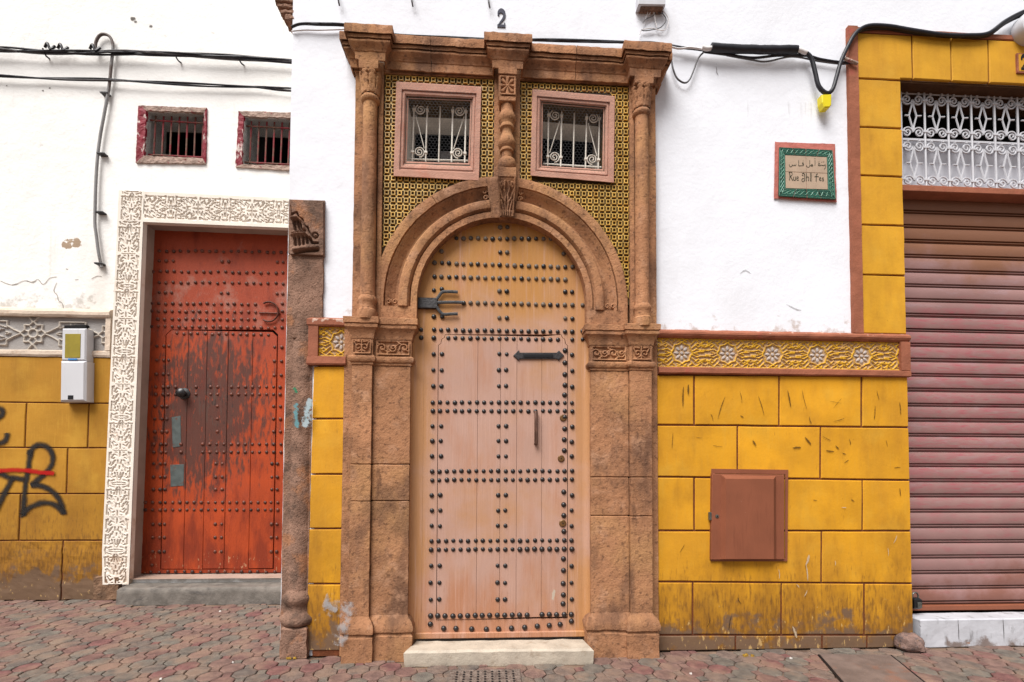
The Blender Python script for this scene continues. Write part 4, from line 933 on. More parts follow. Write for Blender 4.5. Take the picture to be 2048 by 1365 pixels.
# ---------------------------------------------------------------- portal: tile field
WIN = [([(792.6, 163.5), (963, 174), (958, 362), (787, 353)], [(817, 198), (941, 203), (937, 327), (813, 323.6)]),
       ([(1064.6, 179), (1230, 193), (1228, 366), (1061, 352)], [(1086, 208), (1206.5, 218.6), (1204.7, 339), (1084, 332)])]
def build_tiles():
    x0, x1 = X(755, 400, Yt), X(1266, 400, Yt); zt = Z(1000, 128, Yt); zb = AC.z
    R = 236 * AS; arc = [(AC.x + R * math.cos(a), AC.z + R * math.sin(a)) for a in np.linspace(0, math.pi, 30)]
    holes = [[(W(x, y, Yt).x, W(x, y, Yt).z) for x, y in i] for o, i in WIN]
    bed = B().poly_holes([(x0, zt), (x1, zt), (x1, zb)] + arc + [(x0, zb)], [inset(h, -.01) for h in holes], Yt, .15).build('tile_field', 'tile_bed', HOUSE)
    p = M_PER_PX(Yt); px, pz = 12.75 * p, 14.8 * p; w, h, t, d = px * .36, pz * .33, px * .15, .012
    b = B(); Q = lambda a, c_: [(-a, c_), (a, c_), (a, -c_), (-a, -c_)]
    b.loops([[(x, 0, z) for x, z in Q(w, h)], [(x, -d, z) for x, z in Q(w * .95, h * .95)], [(x, -d, z) for x, z in Q(w - t, h - t)], [(x, 0, z) for x, z in Q(w - t, h - t)]], False, False)
    for sx in (-1, 1):
        for sz in (-1, 1):
            a = Vector((sx * w * .95, -d * .6, sz * h * .95)); e = Vector((sx * px * .5, -d * .5, sz * pz * .5)); n = Vector((-sz, 0, sx)).normalized() * px * .055
            k = b.add([a - n, a + n, e + n, e - n]); b.f.append((k, k + 1, k + 2, k + 3))
    o = b.build('tile', 'tile'); me = o.data; bpy.data.objects.remove(o)
    O = [[(W(x, y, Yt - .02).x, W(x, y, Yt - .02).z) for x, y in o_] for o_, i in WIN]
    def inside(P, x, z, m): 
        return min(q[0] for q in P) - m < x < max(q[0] for q in P) + m and min(q[1] for q in P) - m < z < max(q[1] for q in P) + m
    for xa, xb in ((X(768.5, 300, Yt), X(987, 300, Yt)), (X(1040.5, 300, Yt), X(1257, 300, Yt))):
        nx = round((xb - xa) / px); sx = (xb - xa) / nx
        z_top = Z((768 if xa < 0 else 1040), 150 if xa < 0 else 166, Yt)
        for i in range(nx):
            for j in range(34):
                x, z = xa + (i + .5) * sx, z_top - (j + .5) * pz - (x - xa) * .006 if False else z_top - (j + .5) * pz
                if math.hypot(x - AC.x, z - AC.z) < 256 * AS and z > AC.z: continue
                if z < AC.z: continue
                if any(inside(P, x, z, -.012) for P in O): continue
                place(me, 'tile', (x, Yt - .0005, z), bed, (0, random.uniform(-.03, .03), 0), (random.uniform(.95, 1.03) * sx / px, 1, random.uniform(.96, 1.02)))
    # upright stone strips framing the field
    zc = Z(760, 640, Yi); zt2 = Z(760, 128, -.06)
    for a, b_ in (((707.5, 400), (764.5, 400)), ((1259, 400), (1312, 400))):
        xa, xb = X(*a, -.06), X(*b_, -.06); inner = xb if xa < 0 else xa
        s = B().box(xa, xb, -.06, .12, zc, zt2, .005).build('backing_strip', 'stone', HOUSE, rough=ROUGH)
        q = (inner - .03, inner + .002) if xa < 0 else (inner - .002, inner + .03)
        B().box(q[0], q[1], -.082, -.058, zc, zt2 - .002, .006).build('inner_moulding', 'stone', s, rough=(.05, .002, 16))
    cs = B().box(X(988, 300, -.07), X(1039.5, 300, -.07), -.07, .12, AC.z + 240 * AS, zt2, .004).build('centre_strip', 'stone', HOUSE, rough=ROUGH)
build_tiles()

# ---------------------------------------------------------------- portal: the two windows
def build_windows():
    for wi, (o, i) in enumerate(WIN):
        mixq = lambda t: [(lerp(a[0], d[0], t), lerp(a[1], d[1], t)) for a, d in zip(o, i)]
        win = B().nest([(o, Yt + .01), (o, -.078), (mixq(.03), -.082), (mixq(.44), -.082), (mixq(.46), -.070), (mixq(.52), -.068), (mixq(.60), -.074), (mixq(.70), -.072), (mixq(.80), -.058), (mixq(.86), -.046), (mixq(.90), -.048), (mixq(1.0), -.044), (i, .0)], False, False).build('window', 'pink', HOUSE, smooth=30, rough=(.04, .0018, 20))
        P = [(W(x, y, -.03).x, W(x, y, -.03).z) for x, y in i]; Q = inset(P, -.006)
        B().loops([[(x, -.02, z) for x, z in Q], [(x, .36, z) for x, z in Q]], False, False).build('reveal', 'inner_brown', win)
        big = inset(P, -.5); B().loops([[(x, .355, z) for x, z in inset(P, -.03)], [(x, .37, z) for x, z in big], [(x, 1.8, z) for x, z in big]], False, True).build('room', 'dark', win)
        if wi == 0: p = W(888, 310, .5); B().box(p.x - .03, p.x + .05, .5, .6, p.z - .3, p.z + .04, .01).build('bottle', 'board', win)
        # grille
        Yg = .03; q = [(W(x, y, Yg).x, W(x, y, Yg).z) for x, y in ((819, 202), (939, 207), (936, 323), (815, 320))] if wi == 0 else [(W(x, y, Yg).x, W(x, y, Yg).z) for x, y in ((1088, 213), (1206, 222), (1203, 336), (1086, 329))]
        L = lambda u, v: lq(q, u, v); r = .0055
        def bar(a, b_, nm='bar', rr_=r): (x0, z0), (x1, z1) = L(*a), L(*b_); B().tube([(x0, Yg, z0), (x1, Yg, z1)], rr_, 6).build(nm, 'white_iron', win, smooth=60)
        us = [.08, .30, .515, .725, .945]
        for u in us: bar((u, .02), (u, 1.02), 'bar', .0065)
        bar((0, .02), (1, .02), 'rail'); bar((0, .99), (1, .99), 'rail')
        flip = wi == 1
        for u0, u1, left in ((us[0], us[1], True), (us[3], us[4], False)):
            um = (u0 + u1) / 2; hw = (L(u1, .5)[0] - L(u0, .5)[0]) / 2 - .008
            for v in (.15, .87):
                x, z = L(um, v); B().tube(spiral(x, z, hw, .006, rad(90 if v < .5 else -90), 2.1, Yg - .004, 34, 1 if left else -1), .0045, 6).build('scroll', 'white_iron', win, smooth=60)
            if left != flip: bar((u0 + .03, .24), (u1 - .03, .80), 'diagonal', .004)
            else: bar((u1 - .03, .24), (u0 + .03, .80), 'diagonal', .004)
            for u in (u0, u1):
                for v in (.15, .87): x, z = L(u, v); B().box(x - .011, x + .011, Yg - .011, Yg + .011, z - .009, z + .009, .002).build('collar', 'white_iron', win)
        # chicken wire stretched across the opening
        wb = B(); cell = .026; x0, x1 = min(p[0] for p in P) - .07, max(p[0] for p in P) + .07; z0, z1 = min(p[1] for p in P) - .10, max(p[1] for p in P) + .08
        yw = -.10; nj = int((z1 - z0) / (cell * .75)); ni = int((x1 - x0) / cell)
        for j in range(nj):
            for k in range(ni):
                x = x0 + (k + .5 * (j % 2)) * cell; z = z0 + j * cell * .75
                for a, b_ in (((0, .25), (.5, 0)), ((.5, 0), (1, .25)), ((0, .25), (0, .75))):
                    p0 = Vector((x + a[0] * cell, yw, z + a[1] * cell)); p1 = Vector((x + b_[0] * cell, yw, z + b_[1] * cell)); d = (p1 - p0).normalized(); n = Vector((-d.z, 0, d.x)) * .00038
                    kk = wb.add([p0 - n, p1 - n, p1 + n, p0 + n]); wb.f.append((kk, kk + 1, kk + 2, kk + 3))
        w = wb.build('chicken_wire', 'cable_grey', win); w['kind'] = 'stuff'
build_windows()

# ---------------------------------------------------------------- portal: columns, cornice, centre baluster
def leaf_bell(cx_, cy_, z0, z1, r0, r1, parent, seed=0):
    """bell of a capital with carved leaves"""
    nx, ny = 72, 34; w, h = 2 * math.pi * .055, z1 - z0; caps = []; n = 8
    for k in range(n + 1):
        x = w * k / n; t = h * .05; wd = w / n
        for sx in (-1, 1):
            P = [(x, 0), (x + sx * wd * .22, h * .3), (x + sx * wd * .30, h * .6), (x + sx * wd * .42, h * .82)]
            for a, b_ in zip(P, P[1:]): caps.append(a + b_ + (t, t * .9))
            caps.append((x + sx * wd * .30, h * .90, x + sx * wd * .34, h * .92, t * 1.2, t * 1.2)); caps.append((x + sx * wd * .1, h * .5, x + sx * wd * .2, h * .75, t * .6, t * .6))
            caps.append((x + sx * wd * .45, h * .05, x + sx * wd * .36, h * .35, t * .8, t * .5))
    D = caps_field(nx, ny, w, h, caps); H = (1 - sstep(D, -.002, .004)) * .014
    def fn(u, v, hh):
        a = 2 * math.pi * u; r = lerp(r0, r1, v ** 1.6) + hh; return (cx_ + r * math.cos(a), cy_ + r * math.sin(a), lerp(z0, z1, v))
    return B().grid(fn, H, nx, ny).build('leaf_bell', 'stone', parent, smooth=60)
def build_columns():
    for px_t, px_b in ((741, 735), (1285.5, 1281.5)):
        Yc = -.105; left = px_t < 1000; cx_ = X((px_t + px_b) / 2, 400, Yc) ; r = .052; dz = 0 if left else -.015
        z = lambda y: Z(740, y, -.15) + dz
        co = B().lathe([(r * 1.04, z(588)), (r, z(570)), (r * .97, z(400)), (r * .94, z(199))], (cx_, Yc, 0), 24).build('column', 'stone', HOUSE, smooth=50, rough=(.05, .0022, 14))
        B().lathe([(r * 1.36, z(637)), (r * 1.40, z(630)), (r * 1.36, z(619)), (r * 1.12, z(616)), (r * 1.10, z(608)), (r * 1.14, z(603)), (r * 1.25, z(600)), (r * 1.25, z(594)), (r * 1.08, z(591)), (r, z(587))], (cx_, Yc, 0), 26).build('base', 'stone', co, smooth=40, rough=(.025, .0022, 22))
        B().lathe([(r * .94, z(200)), (r * 1.1, z(198.5)), (r * 1.26, z(195)), (r * 1.28, z(191)), (r * 1.12, z(187.5)), (r * .95, z(186))], (cx_, Yc, 0), 26).build('neck_ring', 'stone', co, smooth=50)
        leaf_bell(cx_, Yc, z(187), z(142), .052, .068, co)
        B().box(cx_ - .068, cx_ + .068, Yc - .07, -.055, z(143), z(124), .005).build('abacus', 'stone', co, rough=(.03, .002, 22))
def build_cornice():
    Ym, Yk = -.085, -.155; xa, xe = X(702, 100, -.12), X(1322, 130, -.12)
    Bk = [(X(713, 110, Yk - .01), X(767.5, 110, Yk - .01)), (X(988, 125, Yk - .01), X(1043, 125, Yk - .01)), (X(1263, 140, Yk - .01), X(1322, 140, Yk - .01))]
    Bk[2] = (Bk[2][0], min(Bk[2][1], xe - .03))
    path = [(xa, .02), (xa, Ym)]
    for a, b_ in Bk: path += [(a, Ym), (a, Yk), (b_, Yk), (b_, Ym)]
    path += [(xe, Ym), (xe, .02)]
    pr = [(0, 120), (.010, 120), (.013, 104), (.018, 102), (.026, 95), (.042, 87), (.050, 82), (.050, 79), (.038, 78.5), (.038, 75.5), (.056, 75), (.058, 69), (.047, 68.3), (.047, 65.5), (.072, 64.8), (.074, 50), (.070, 48), (0, 48)]
    prof = [(d, Z(735, y, Yk - max(d, .01))) for d, y in pr]; prof[-1] = (0, prof[-2][1]); z = lambda y: Z(735, y, Yk - .01)
    sl_ = (Z(1300, 84, -.22) - Z(735, 48, -.22)) / (X(1300, 84, -.22) - X(735, 48, -.22)); x0 = X(735, 48, -.22)
    zf = lambda x: sl_ * (x - x0)
    m1, m2 = lerp(Bk[0][1], Bk[1][0], .42), lerp(Bk[1][1], Bk[2][0], .5); gp = .0022
    for q, pp in enumerate((path[:6] + [(m1 - gp, Ym)], [(m1 + gp, Ym)] + path[6:10] + [(m2 - gp, Ym)], [(m2 + gp, Ym)] + path[10:])):
        B().sweep(pp, prof, zf).build('cornice', 'stone', HOUSE, smooth=34, rough=(.035, .0038, 18), seed=q * 3)
    # frieze course under the cornice, behind the columns
    B().box(X(708, 130, -.07), X(1311, 130, -.07), -.068, .10, z(120) - .012, z(119) + .05, .004).build('frieze_course', 'stone', HOUSE, rough=ROUGH)
    B().poly_holes([(xa, z(120)), (xe, z(120)), (xe, prof[-1][1] + zf(xe) - .004), (xa, prof[-1][1] - .004)], [], -.02, .12).build('cornice_core', 'stone', HOUSE)
def build_baluster():
    Yb = -.115; cx_ = X(1014, 260, Yb); z = lambda y: Z(1014, y, Yb - .05); s = M_PER_PX(Yb - .04)
    bl = B().lathe([(r * s, z(y)) for r, y in ((13, 204), (12.5, 212), (13.5, 217), (17, 224), (18, 231), (16, 237), (13, 241), (13.5, 243), (15, 245), (15, 250), (12, 252), (11, 258), (13, 266), (17, 274), (18.5, 281), (16, 288), (13, 291), (14, 293), (14, 297), (11, 299), (11, 308), (11, 313))], (cx_, Yb, 0), 24).build('baluster', 'stone', HOUSE, smooth=50, rough=(.02, .0015, 22))
    B().lathe([(r * s, z(y)) for r, y in ((12, 312), (17, 314), (19, 320), (19, 329), (16.5, 334), (12, 335))], (cx_, Yb, 0), 24).build('cushion', 'stone', bl, smooth=50)
    bx = lambda nm, w, ya, yb_, Yf: B().box(cx_ - w * s, cx_ + w * s, Yf, -.06, z(yb_), z(ya), .004).build(nm, 'stone', bl, rough=(.03, .0018, 22))
    bx('top_block', 18.5, 136, 151, Yb - .062); bx('panel_block', 18, 151.5, 193, Yb - .045); bx('fillet', 16.5, 193.5, 203, Yb - .055); bx('foot_block', 18.5, 335.5, 355.5, Yb - .06)
    scroll_relief([(cx_ - 16.5 * s, z(154)), (cx_ + 16.5 * s, z(154)), (cx_ + 16.5 * s, z(191)), (cx_ - 16.5 * s, z(191))], Yb - .060, 'rosette', bl, nx=40, ny=40)
    # console on the keystone: tapering, curling forward at the top
    nx, ny = 36, 60; w, h = .12, z(357) - z(428); t = .006; caps = []
    for sx in (-1, 1):
        f = lambda a, b_: (w / 2 + sx * a * w, b_ * h)
        for a in ((.30, .12, .40, .16), (.40, .16, .36, .22), (.30, .12, .24, .20), (.24, .20, .34, .26), (.10, .10, .16, .30), (.16, .30, .06, .44), (.42, .30, .28, .50), (.28, .50, .10, .60), (.06, .44, .12, .66), (.12, .66, .04, .80), (.36, .55, .22, .80), (.40, .84, .40, .98), (.24, .84, .24, .98), (.08, .84, .08, .98)): caps.append(f(a[0], a[1]) + f(a[2], a[3]) + (t, t * .8))
        caps.append(f(.47, 0) + f(.47, 1) + (t, t))
    D = caps_field(nx, ny, w, h, caps); H = (1 - sstep(D, -.002, .004)) * .015
    def fn(u, v, hh):
        ww = lerp(18, 13.5, v) * s; out = .075 * (1 - v) ** 1.5 + .02 + (.018 if v > .82 else 0); x = cx_ + (u - .5) * 2 * ww; return (x, Yi - out - hh, z(357) - v * h)
    ks = B().grid(fn, H, nx, ny).build('keystone', 'stone', HOUSE, smooth=55)
    b = B()
    for k in range(13):
        v = k / 12
        pass
    L = [[(cx_ - lerp(18, 13.5, v) * s, Yi + .01, z(357) - v * h), (cx_ - lerp(18, 13.5, v) * s, Yi - (.075 * (1 - v) ** 1.5 + .02 + (.018 if v > .82 else 0)) - .0005, z(357) - v * h), (cx_ + lerp(18, 13.5, v) * s, Yi - (.075 * (1 - v) ** 1.5 + .02 + (.018 if v > .82 else 0)) - .0005, z(357) - v * h), (cx_ + lerp(18, 13.5, v) * s, Yi + .01, z(357) - v * h)] for v in [k / 12 for k in range(13)]]
    b = B(); n0 = [b.add(l) for l in L]
    for a, d in zip(n0, n0[1:]): b.f += [(a, a + 1, d + 1, d), (a + 2, a + 3, d + 3, d + 2)]
    b.f += [tuple(n0[0] + k for k in range(4)), tuple(n0[-1] + k for k in range(4))]
    b.build('keystone_body', 'stone', ks)
build_columns(); build_cornice(); build_baluster()

# ---------------------------------------------------------------- arched studded door
def build_door():
    R = 176 * AS; zs = Z(840, 1276, Yd)
    xl, xr = X(818, 1000, Yd), X(1190, 1000, Yd)
    out = [(xl, zs), (xr, zs), (xr, AC.z - .02)] + [(AC.x + R * math.cos(a), AC.z + R * math.sin(a)) for a in np.linspace(0, math.pi, 36)] + [(xl, AC.z - .02)]
    g = lambda zx, zy: W(660 + zx / 2.844, 420 + zy / 2.844, Yd)
    wk = [g(*p) for p in ((618, 772), (632, 762), (637, 738), (652, 728), (657, 712), (1313, 712), (1320, 728), (1334, 738), (1338, 762), (1350, 775))]
    bl, br = W(873.5, 1240, Yd), W(1134.5, 1236, Yd); wk = [(p.x, p.z) for p in wk] + [(br.x, br.z), (bl.x, bl.z)]
    leaf = B().poly_holes(out, [inset(wk, -.0045)], Yd, Yd + .06).build('door', 'paint_door', HOUSE)
    B().box(bl.x - .05, br.x + .05, Yd + .05, Yd + .065, zs, wk[4][1] + .05).build('door_backing', 'dark', leaf)
    xs = [bl.x, X(660 + 825 / 2.814, 1100, Yd), X(660 + 955 / 2.814, 1100, Yd), X(660 + 1048 / 2.814, 1100, Yd), X(660 + 1190 / 2.814, 1100, Yd), br.x]
    ztop = wk[4][1]; zbot = bl.z
    for k in range(5):
        a, d = xs[k] + .0008, xs[k + 1] - .0008; P = [(a, ztop), (d, ztop), (d, zbot + .004 * k), (a, zbot + .003 * k)]
        if k == 0: P = [(wk[0][0] + .0, wk[0][1]), wk[1], wk[2], wk[3], wk[4], (d, ztop), (d, zbot), (a, zbot)]
        if k == 4: P = [(a, ztop), wk[5], wk[6], wk[7], wk[8], wk[9], (d, zbot + .012), (a, zbot + .01)]
        B().blockw(P, Yd - .003 - .0006 * (k % 3), Yd + .05, .0016).build('plank', 'paint_door', leaf)
    # painted jambs with a soft edge, and the threshold board
    for side in (-1, 1):
        n = 8; L = []
        for y0 in (650, 900, 1276):
            xa = X(820 if side < 0 else 1183, 740, Yi); xb = X(846 if side < 0 else 1164, 900, Yd)
            L.append([(lerp(xa - side * .004, xb, 1 - math.cos(k / n * math.pi / 2)), lerp(-.06, Yd - .002, math.sin(k / n * math.pi / 2)), Z(1000, y0, Yd)) for k in range(n + 1)])
        B().loops(L, False, False, False).build('door_jamb', 'paint_door', HOUSE, smooth=60)
    B().box(xl, xr, Yd - .02, Yd + .02, zs - .004, Z(1000, 1263, Yd), .005).build('threshold_board', 'paint_door', leaf)
    # studs
    s_dark = stud_mesh('stud', 'stud', .0174); s_dust = stud_mesh('dusty_stud', 'stud_ochre', .0174); rg = random.Random(11); pts = []
    xL = lambda y: lerp(869, 860.5, (y - 525) / 720); xR = lambda y: lerp(1145, 1143.5, (y - 534) / 700)
    def row(y0, dy, i0, i1, skip=()):
        for i in range(i0, i1 + 1):
            if i in skip: continue
            y = y0 + dy * i / 19; pts.append((lerp(xL(y), xR(y), i / 19), y))
    Y5 = lambda zy: 420 + zy / 2.844; Y2 = lambda zy: 880 + zy / 2.814
    row(Y5(98), 0, 9, 10); row(Y5(160), 2, 3, 16); row(Y5(238), 1, 9, 10); pts.extend([(883.3, Y5(236)), (1128, Y5(250))])
    row(Y5(300), 9, 0, 19); row(Y5(379), 6, 0, 18)
    for zy in (455, 607): row(Y5(zy), 4, 9, 10); row(Y5(zy), 4, 18, 19); row(Y5(zy), 0, 0, 0)
    row(Y5(524), 6, 4, 19); pts.append((660 + 1437 / 2.844, Y5(543)))
    row(Y5(682), 4, 0, 19); row(Y5(727), 4, 0, 19, (1, 18))
    for zx, zy in ((517, 683), (1437, 690), (517, 727), (1437, 737)): pts.append((660 + zx / 2.844, Y5(zy)))
    ys = [Y5(820), Y5(912), Y5(1003), Y5(1230), Y5(1315), Y2(92), Y2(312), Y2(398), Y2(485), Y2(710), Y2(805), Y2(900)]
    for y in ys:
        for i in (0, 1.15, 9, 10, 19): row(y, 1.5 if y < 900 else -1, 0, -1); pts.append((lerp(xL(y), xR(y), i / 19), y + (1.5 if i > 18 and y < 900 else 0)))
    for y in (Y5(1095), Y5(1143), Y2(178), Y2(227), Y2(570), Y2(619)): row(y, 1 if y < 900 else -1, 0, 19)
    row(Y2(993), -3, 0, 19, (14,)); pts.extend([(xL(1250), Y2(1040)), (xR(1240), Y2(1023)), (xL(1270), Y2(1105))])
    for zx, zy in ((638, 1062), (708, 1064), (798, 1065), (880, 1066), (950, 1066), (1022, 1060), (1097, 1058), (1168, 1052), (1235, 1047), (1295, 1040)): pts.append((660 + zx / 2.814, Y2(zy)))
    for y in (701, 726, 749, 770, 790, 835, 858, 880, 902, 985, 1010, 1032, 1064, 1118, 1142, 1168, 1190, 1208): pts.append((1130.5 - (y - 700) * .008, y))
    n = 0; extra = B()
    for x, y in pts:
        p = W(x + rg.uniform(-.6, .6), y + rg.uniform(-.6, .6), Yd - .008); sc_ = rg.uniform(.9, 1.08)
        if n < 300: place(s_dust if y < 640 and rg.random() < .75 else s_dark, 'stud', (p.x, Yd - .003, p.z), leaf, (0, rg.uniform(0, 3), 0), sc_); n += 1
        else: extra.lathe([(.0205, 0), (.02, .004), (.012, .013), (.003, .016)], (p.x, Yd - .003, p.z), 8, axis='y')
    if extra.v: tag(extra.build('stud_remainder', 'stud', leaf, smooth=60), None, None, kind='stuff')
    # fork hinge
    q = lambda zx, zy, Y=Yd - .02: W(660 + zx / 2.844, 420 + zy / 2.844, Y)
    hg = B().block([(660 + a / 2.844, 420 + b_ / 2.844) for a, b_ in ((495, 497), (612, 500), (612, 560), (495, 558))], Yd - .028, Yd, .004).build('hinge', 'iron', leaf)
    for P in ([(606, 510), (622, 488), (640, 468), (680, 466), (727, 468)], [(606, 528), (680, 526), (755, 527)], [(606, 550), (622, 575), (645, 594), (690, 593), (727, 592)]):
        B().tube(smooth_path([q(*p) for p in P], 4), .0125, 6, flat=.6).build('hinge_prong', 'iron', hg, smooth=50)
    for zx, zy in ((635, 447), (760, 527), (637, 605)): p = q(zx, zy); place(s_dark, 'hinge_rivet', (p.x, Yd - .006, p.z), hg)
    bk = B().box(X(1172, 640, Yd), X(1177, 640, Yd), -.05, Yd + .01, Z(1174, 652, 0), Z(1174, 630, 0), .003).build('hinge_pin', 'iron', leaf)
    # letter slot with arrow ends
    P = [(1042, 829), (1075, 797), (1078, 812), (1290, 812), (1302, 800), (1332, 828), (1302, 856), (1290, 848), (1078, 848), (1075, 858)]
    lb = B().block([(660 + a / 2.844, 420 + b_ / 2.844) for a, b_ in P], Yd - .016, Yd, .003).build('letter_slot', 'iron', leaf)
    B().block([(660 + a / 2.844, 420 + b_ / 2.844) for a, b_ in ((1100, 822), (1270, 822), (1270, 838), (1100, 838))], Yd - .021, Yd - .012, .001).build('slot_flap', 'black', lb)
    # pull handle and key plates
    hx = q(1172, 1150, Yd - .035), q(1172, 1330, Yd - .035)
    hn = B().tube([hx[0] + Vector((0, .034, 0)), hx[0], hx[1], hx[1] + Vector((0, .034, 0))], .013, 8).build('pull_handle', 'handle', leaf, smooth=50)
    for x, y, r in ((1126, 836.5, .026), (1122, 917.5, .026), (1125, 1047, .027)):
        p = W(x, y, Yd); k = B().lathe([(r, 0), (r, .006), (r * .8, .011), (.001, .012)], (p.x, Yd - .003, p.z), 14, axis='y').build('key_plate', 'brass', leaf, smooth=40)
        B().lathe([(.005, 0), (.004, .003), (.0005, .0032)], (p.x, Yd - .014, p.z), 8, axis='y').build('keyhole', 'black', k)
    print('studs', len(pts))
build_door()

# ---------------------------------------------------------------- shop opening on the right
def build_shop():
    # yellow quoins and lintel, pink-brown border
    Yb = -.022; j = .006
    B().box(X(1702, 350, -.03), X(1721, 350, -.03), -.032, .005, Z(1710, 668, -.03), Z(1710, 50, -.03), .008).build('border', 'trim', HOUSE, rough=(.08, .003, 9))
    xa, xg, zl = X(1720, 350, Yb), X(1797, 165, 0) - .001, Z(1797, 161, 0); zt = Z(1720, 65, Yb)
    B().box(xa, xg - .002, -.012, .01, Z(1760, 668, Yb), zt).build('mortar', 'joint', HOUSE)
    B().box(xg - .002, 5.6, -.012, .01, zl + .003, zt - .005).build('mortar', 'joint', HOUSE)
    B().box(xa, 7.4, -.026, .005, zt + .001, zt + .045, .006).build('border', 'trim', HOUSE, rough=(.1, .003, 9))
    ys = [157, 254, 351, 449.5, 549.5, 666]; zs = [Z(1720, y, Yb) for y in ys]
    for k in range(5): B().blockw([(xa + .002, zs[k] - j), (xg, zs[k] - j), (xg, zs[k + 1] + (j if k < 4 else 0)), (xa + .002, zs[k + 1] + (j if k < 4 else 0))], Yb - .001 * (k % 2), .0, .005).build('block', 'yellow_hi', HOUSE, rough=(.14, .0025, 6), seed=k)
    ex = [xa + .002, X(1825, 110, Yb), X(1902.6, 115, Yb), X(1977.5, 120, Yb), X(2055, 125, Yb), 4.75, 5.05, 5.35, 5.6]
    for k, (a, d) in enumerate(zip(ex, ex[1:])):
        z0 = zs[0] + j if k == 0 else zl
        P = [(a + (j if k else 0), zt - .004), (d - j, zt - .004), (d - j, zl), (a + (j if k else 0), zl)]
        if k == 0: P = [(a, zt - .004), (d - j, zt - .004), (d - j, zl), (xg, zl), (xg, zs[0] + j), (a, zs[0] + j)]
        B().blockw(P, Yb - .001 * (k % 2), .0, .005).build('block', 'yellow_hi', HOUSE, rough=(.14, .0025, 6), seed=k + 20)
    # lintel soffit, dark void behind the grille
    Yg = .10
    zm, zb = Z(1801, 130 + 700 / 4.705, Yg), Z(1801, 130 + 1155 / 4.705, Yg); zg = Z(1801, 130 + 265 / 4.705, Yg)
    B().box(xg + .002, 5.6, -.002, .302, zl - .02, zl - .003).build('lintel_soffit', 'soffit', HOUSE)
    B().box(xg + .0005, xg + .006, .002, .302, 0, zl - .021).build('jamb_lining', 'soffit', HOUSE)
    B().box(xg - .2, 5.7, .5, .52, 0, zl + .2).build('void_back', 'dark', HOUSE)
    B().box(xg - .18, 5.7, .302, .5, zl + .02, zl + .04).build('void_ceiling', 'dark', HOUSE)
    B().box(xg - .02, 5.6, Yg + .05, Yg + .07, zb, zm + .03).build('transom_board', 'board', HOUSE)
    B().box(xg - .02, 5.6, Yg - .05, .3, zb - .055, zb - .004, .004).build('transom_beam', 'trim', HOUSE)
    # grille of scrolls
    gr = B().box(xg - .01, 5.6, Yg - .006, Yg + .006, zm - .008, zm + .008).build('transom_grille', 'white_iron2', HOUSE)
    B().box(xg - .01, 5.6, Yg - .005, Yg + .005, zg - .006, zg + .006).build('rail', 'white_iron2', gr); B().box(xg - .01, 5.6, Yg - .005, Yg + .005, zb - .002, zb + .008).build('rail', 'white_iron2', gr)
    x0 = X(1801, 260, Yg); pw = X(1848, 260, Yg) - x0
    for row, (za, zz) in enumerate(((zg, zm), (zm, zb))):
        H = za - zz; b = B()
        for s in (-1, 1):
            cx_ = s * pw * .245; r = pw * .225; t = .006
            top = spiral(cx_, H * .5 - r - .012, .006, r, rad(90), 1.75, 0, 26, -s)[::1]
            bot = spiral(cx_, -H * .5 + r + .012, r, .006, rad(90) + s * rad(-90) + (math.pi if s > 0 else math.pi), 0, 0)
            tp = [(cx_ + lerp(.006, r, k / 26) * math.cos(rad(180 if s > 0 else 0) - s * -1 * (1 - k / 26) * 2 * math.pi * 1.75), 0, H * .5 - r - .012 + lerp(.006, r, k / 26) * math.sin(rad(180 if s > 0 else 0) - s * -1 * (1 - k / 26) * 2 * math.pi * 1.75)) for k in range(27)]
            xi = cx_ - s * r; P = tp + [(xi + s * .004, 0, H * .22), (s * pw * .16, 0, 0.0), (xi + s * .004, 0, -H * .22)] + [(x, y, -z) for x, y, z in tp[::-1]]
            b.tube(P, .0065, 5)
            b.tube([(s * pw * .14, 0, 0), (s * pw * .34, -.004, .0)], .0065, 5)
            b.box(cx_ - .008, cx_ + .008, -.008, .008, H * .5 - .02, H * .5); 
        o = b.build('scroll_pair', 'white_iron2', smooth=60); me = o.data; bpy.data.objects.remove(o)
        k = 0
        while x0 + (k + 1) * pw < 5.6: place(me, 'scroll_pair', (x0 + (k + .5) * pw, Yg - .006, (za + zz) / 2), gr); k += 1
    k = 0
    while x0 + k * pw < 5.6:
        B().tube([(x0 + k * pw, Yg - .008, zb), (x0 + k * pw, Yg - .008, zg + (.045 if k == 2 else .008))], .0085, 6).build('upright', 'white_iron2', gr, smooth=60)
        for zz in (lerp(zg, zm, .17), lerp(zg, zm, .84), lerp(zm, zb, .17), lerp(zm, zb, .84)): B().box(x0 + k * pw - .022, x0 + k * pw + .022, Yg - .018, Yg + .004, zz - .009, zz + .009, .002).build('clasp', 'white_iron2', gr)
        k += 1
    # roller shutter
    Yr = .17; z1 = Z(1810, 398, Yr); z0 = Z(1835, 1221, Yr)
    sh = B().box(xg + .0, 5.6, Yr + .02, Yr + .03, z0, z1).build('roller_shutter', 'dark', HOUSE)
    n = 27; p = (z1 - z0 - .04) / n
    prof = [(.017, 0), (.017, .10), (-.001, .12), (-.002, .16), (.008, .17), (.019, .18), (.019, .27), (-.002, .28), (-.005, .40), (-.007, .62), (-.005, .86), (0, .98), (.017, 1.0)]
    def slat_mesh():
        b = B(); L = []
        for x in (xg + .002, 5.59): L.append([(x, Yr + d, q * p) for d, q in prof])
        b.loops(L, False, False, False); o = b.build('slat', 'shutter', smooth=50); me = o.data; bpy.data.objects.remove(o); return me
    sm = slat_mesh()
    for k in range(n): place(sm, 'slat', (0, random.uniform(-.0015, .0015), z0 + .04 + k * p), sh, (0, random.uniform(-.0006, .0006), 0))
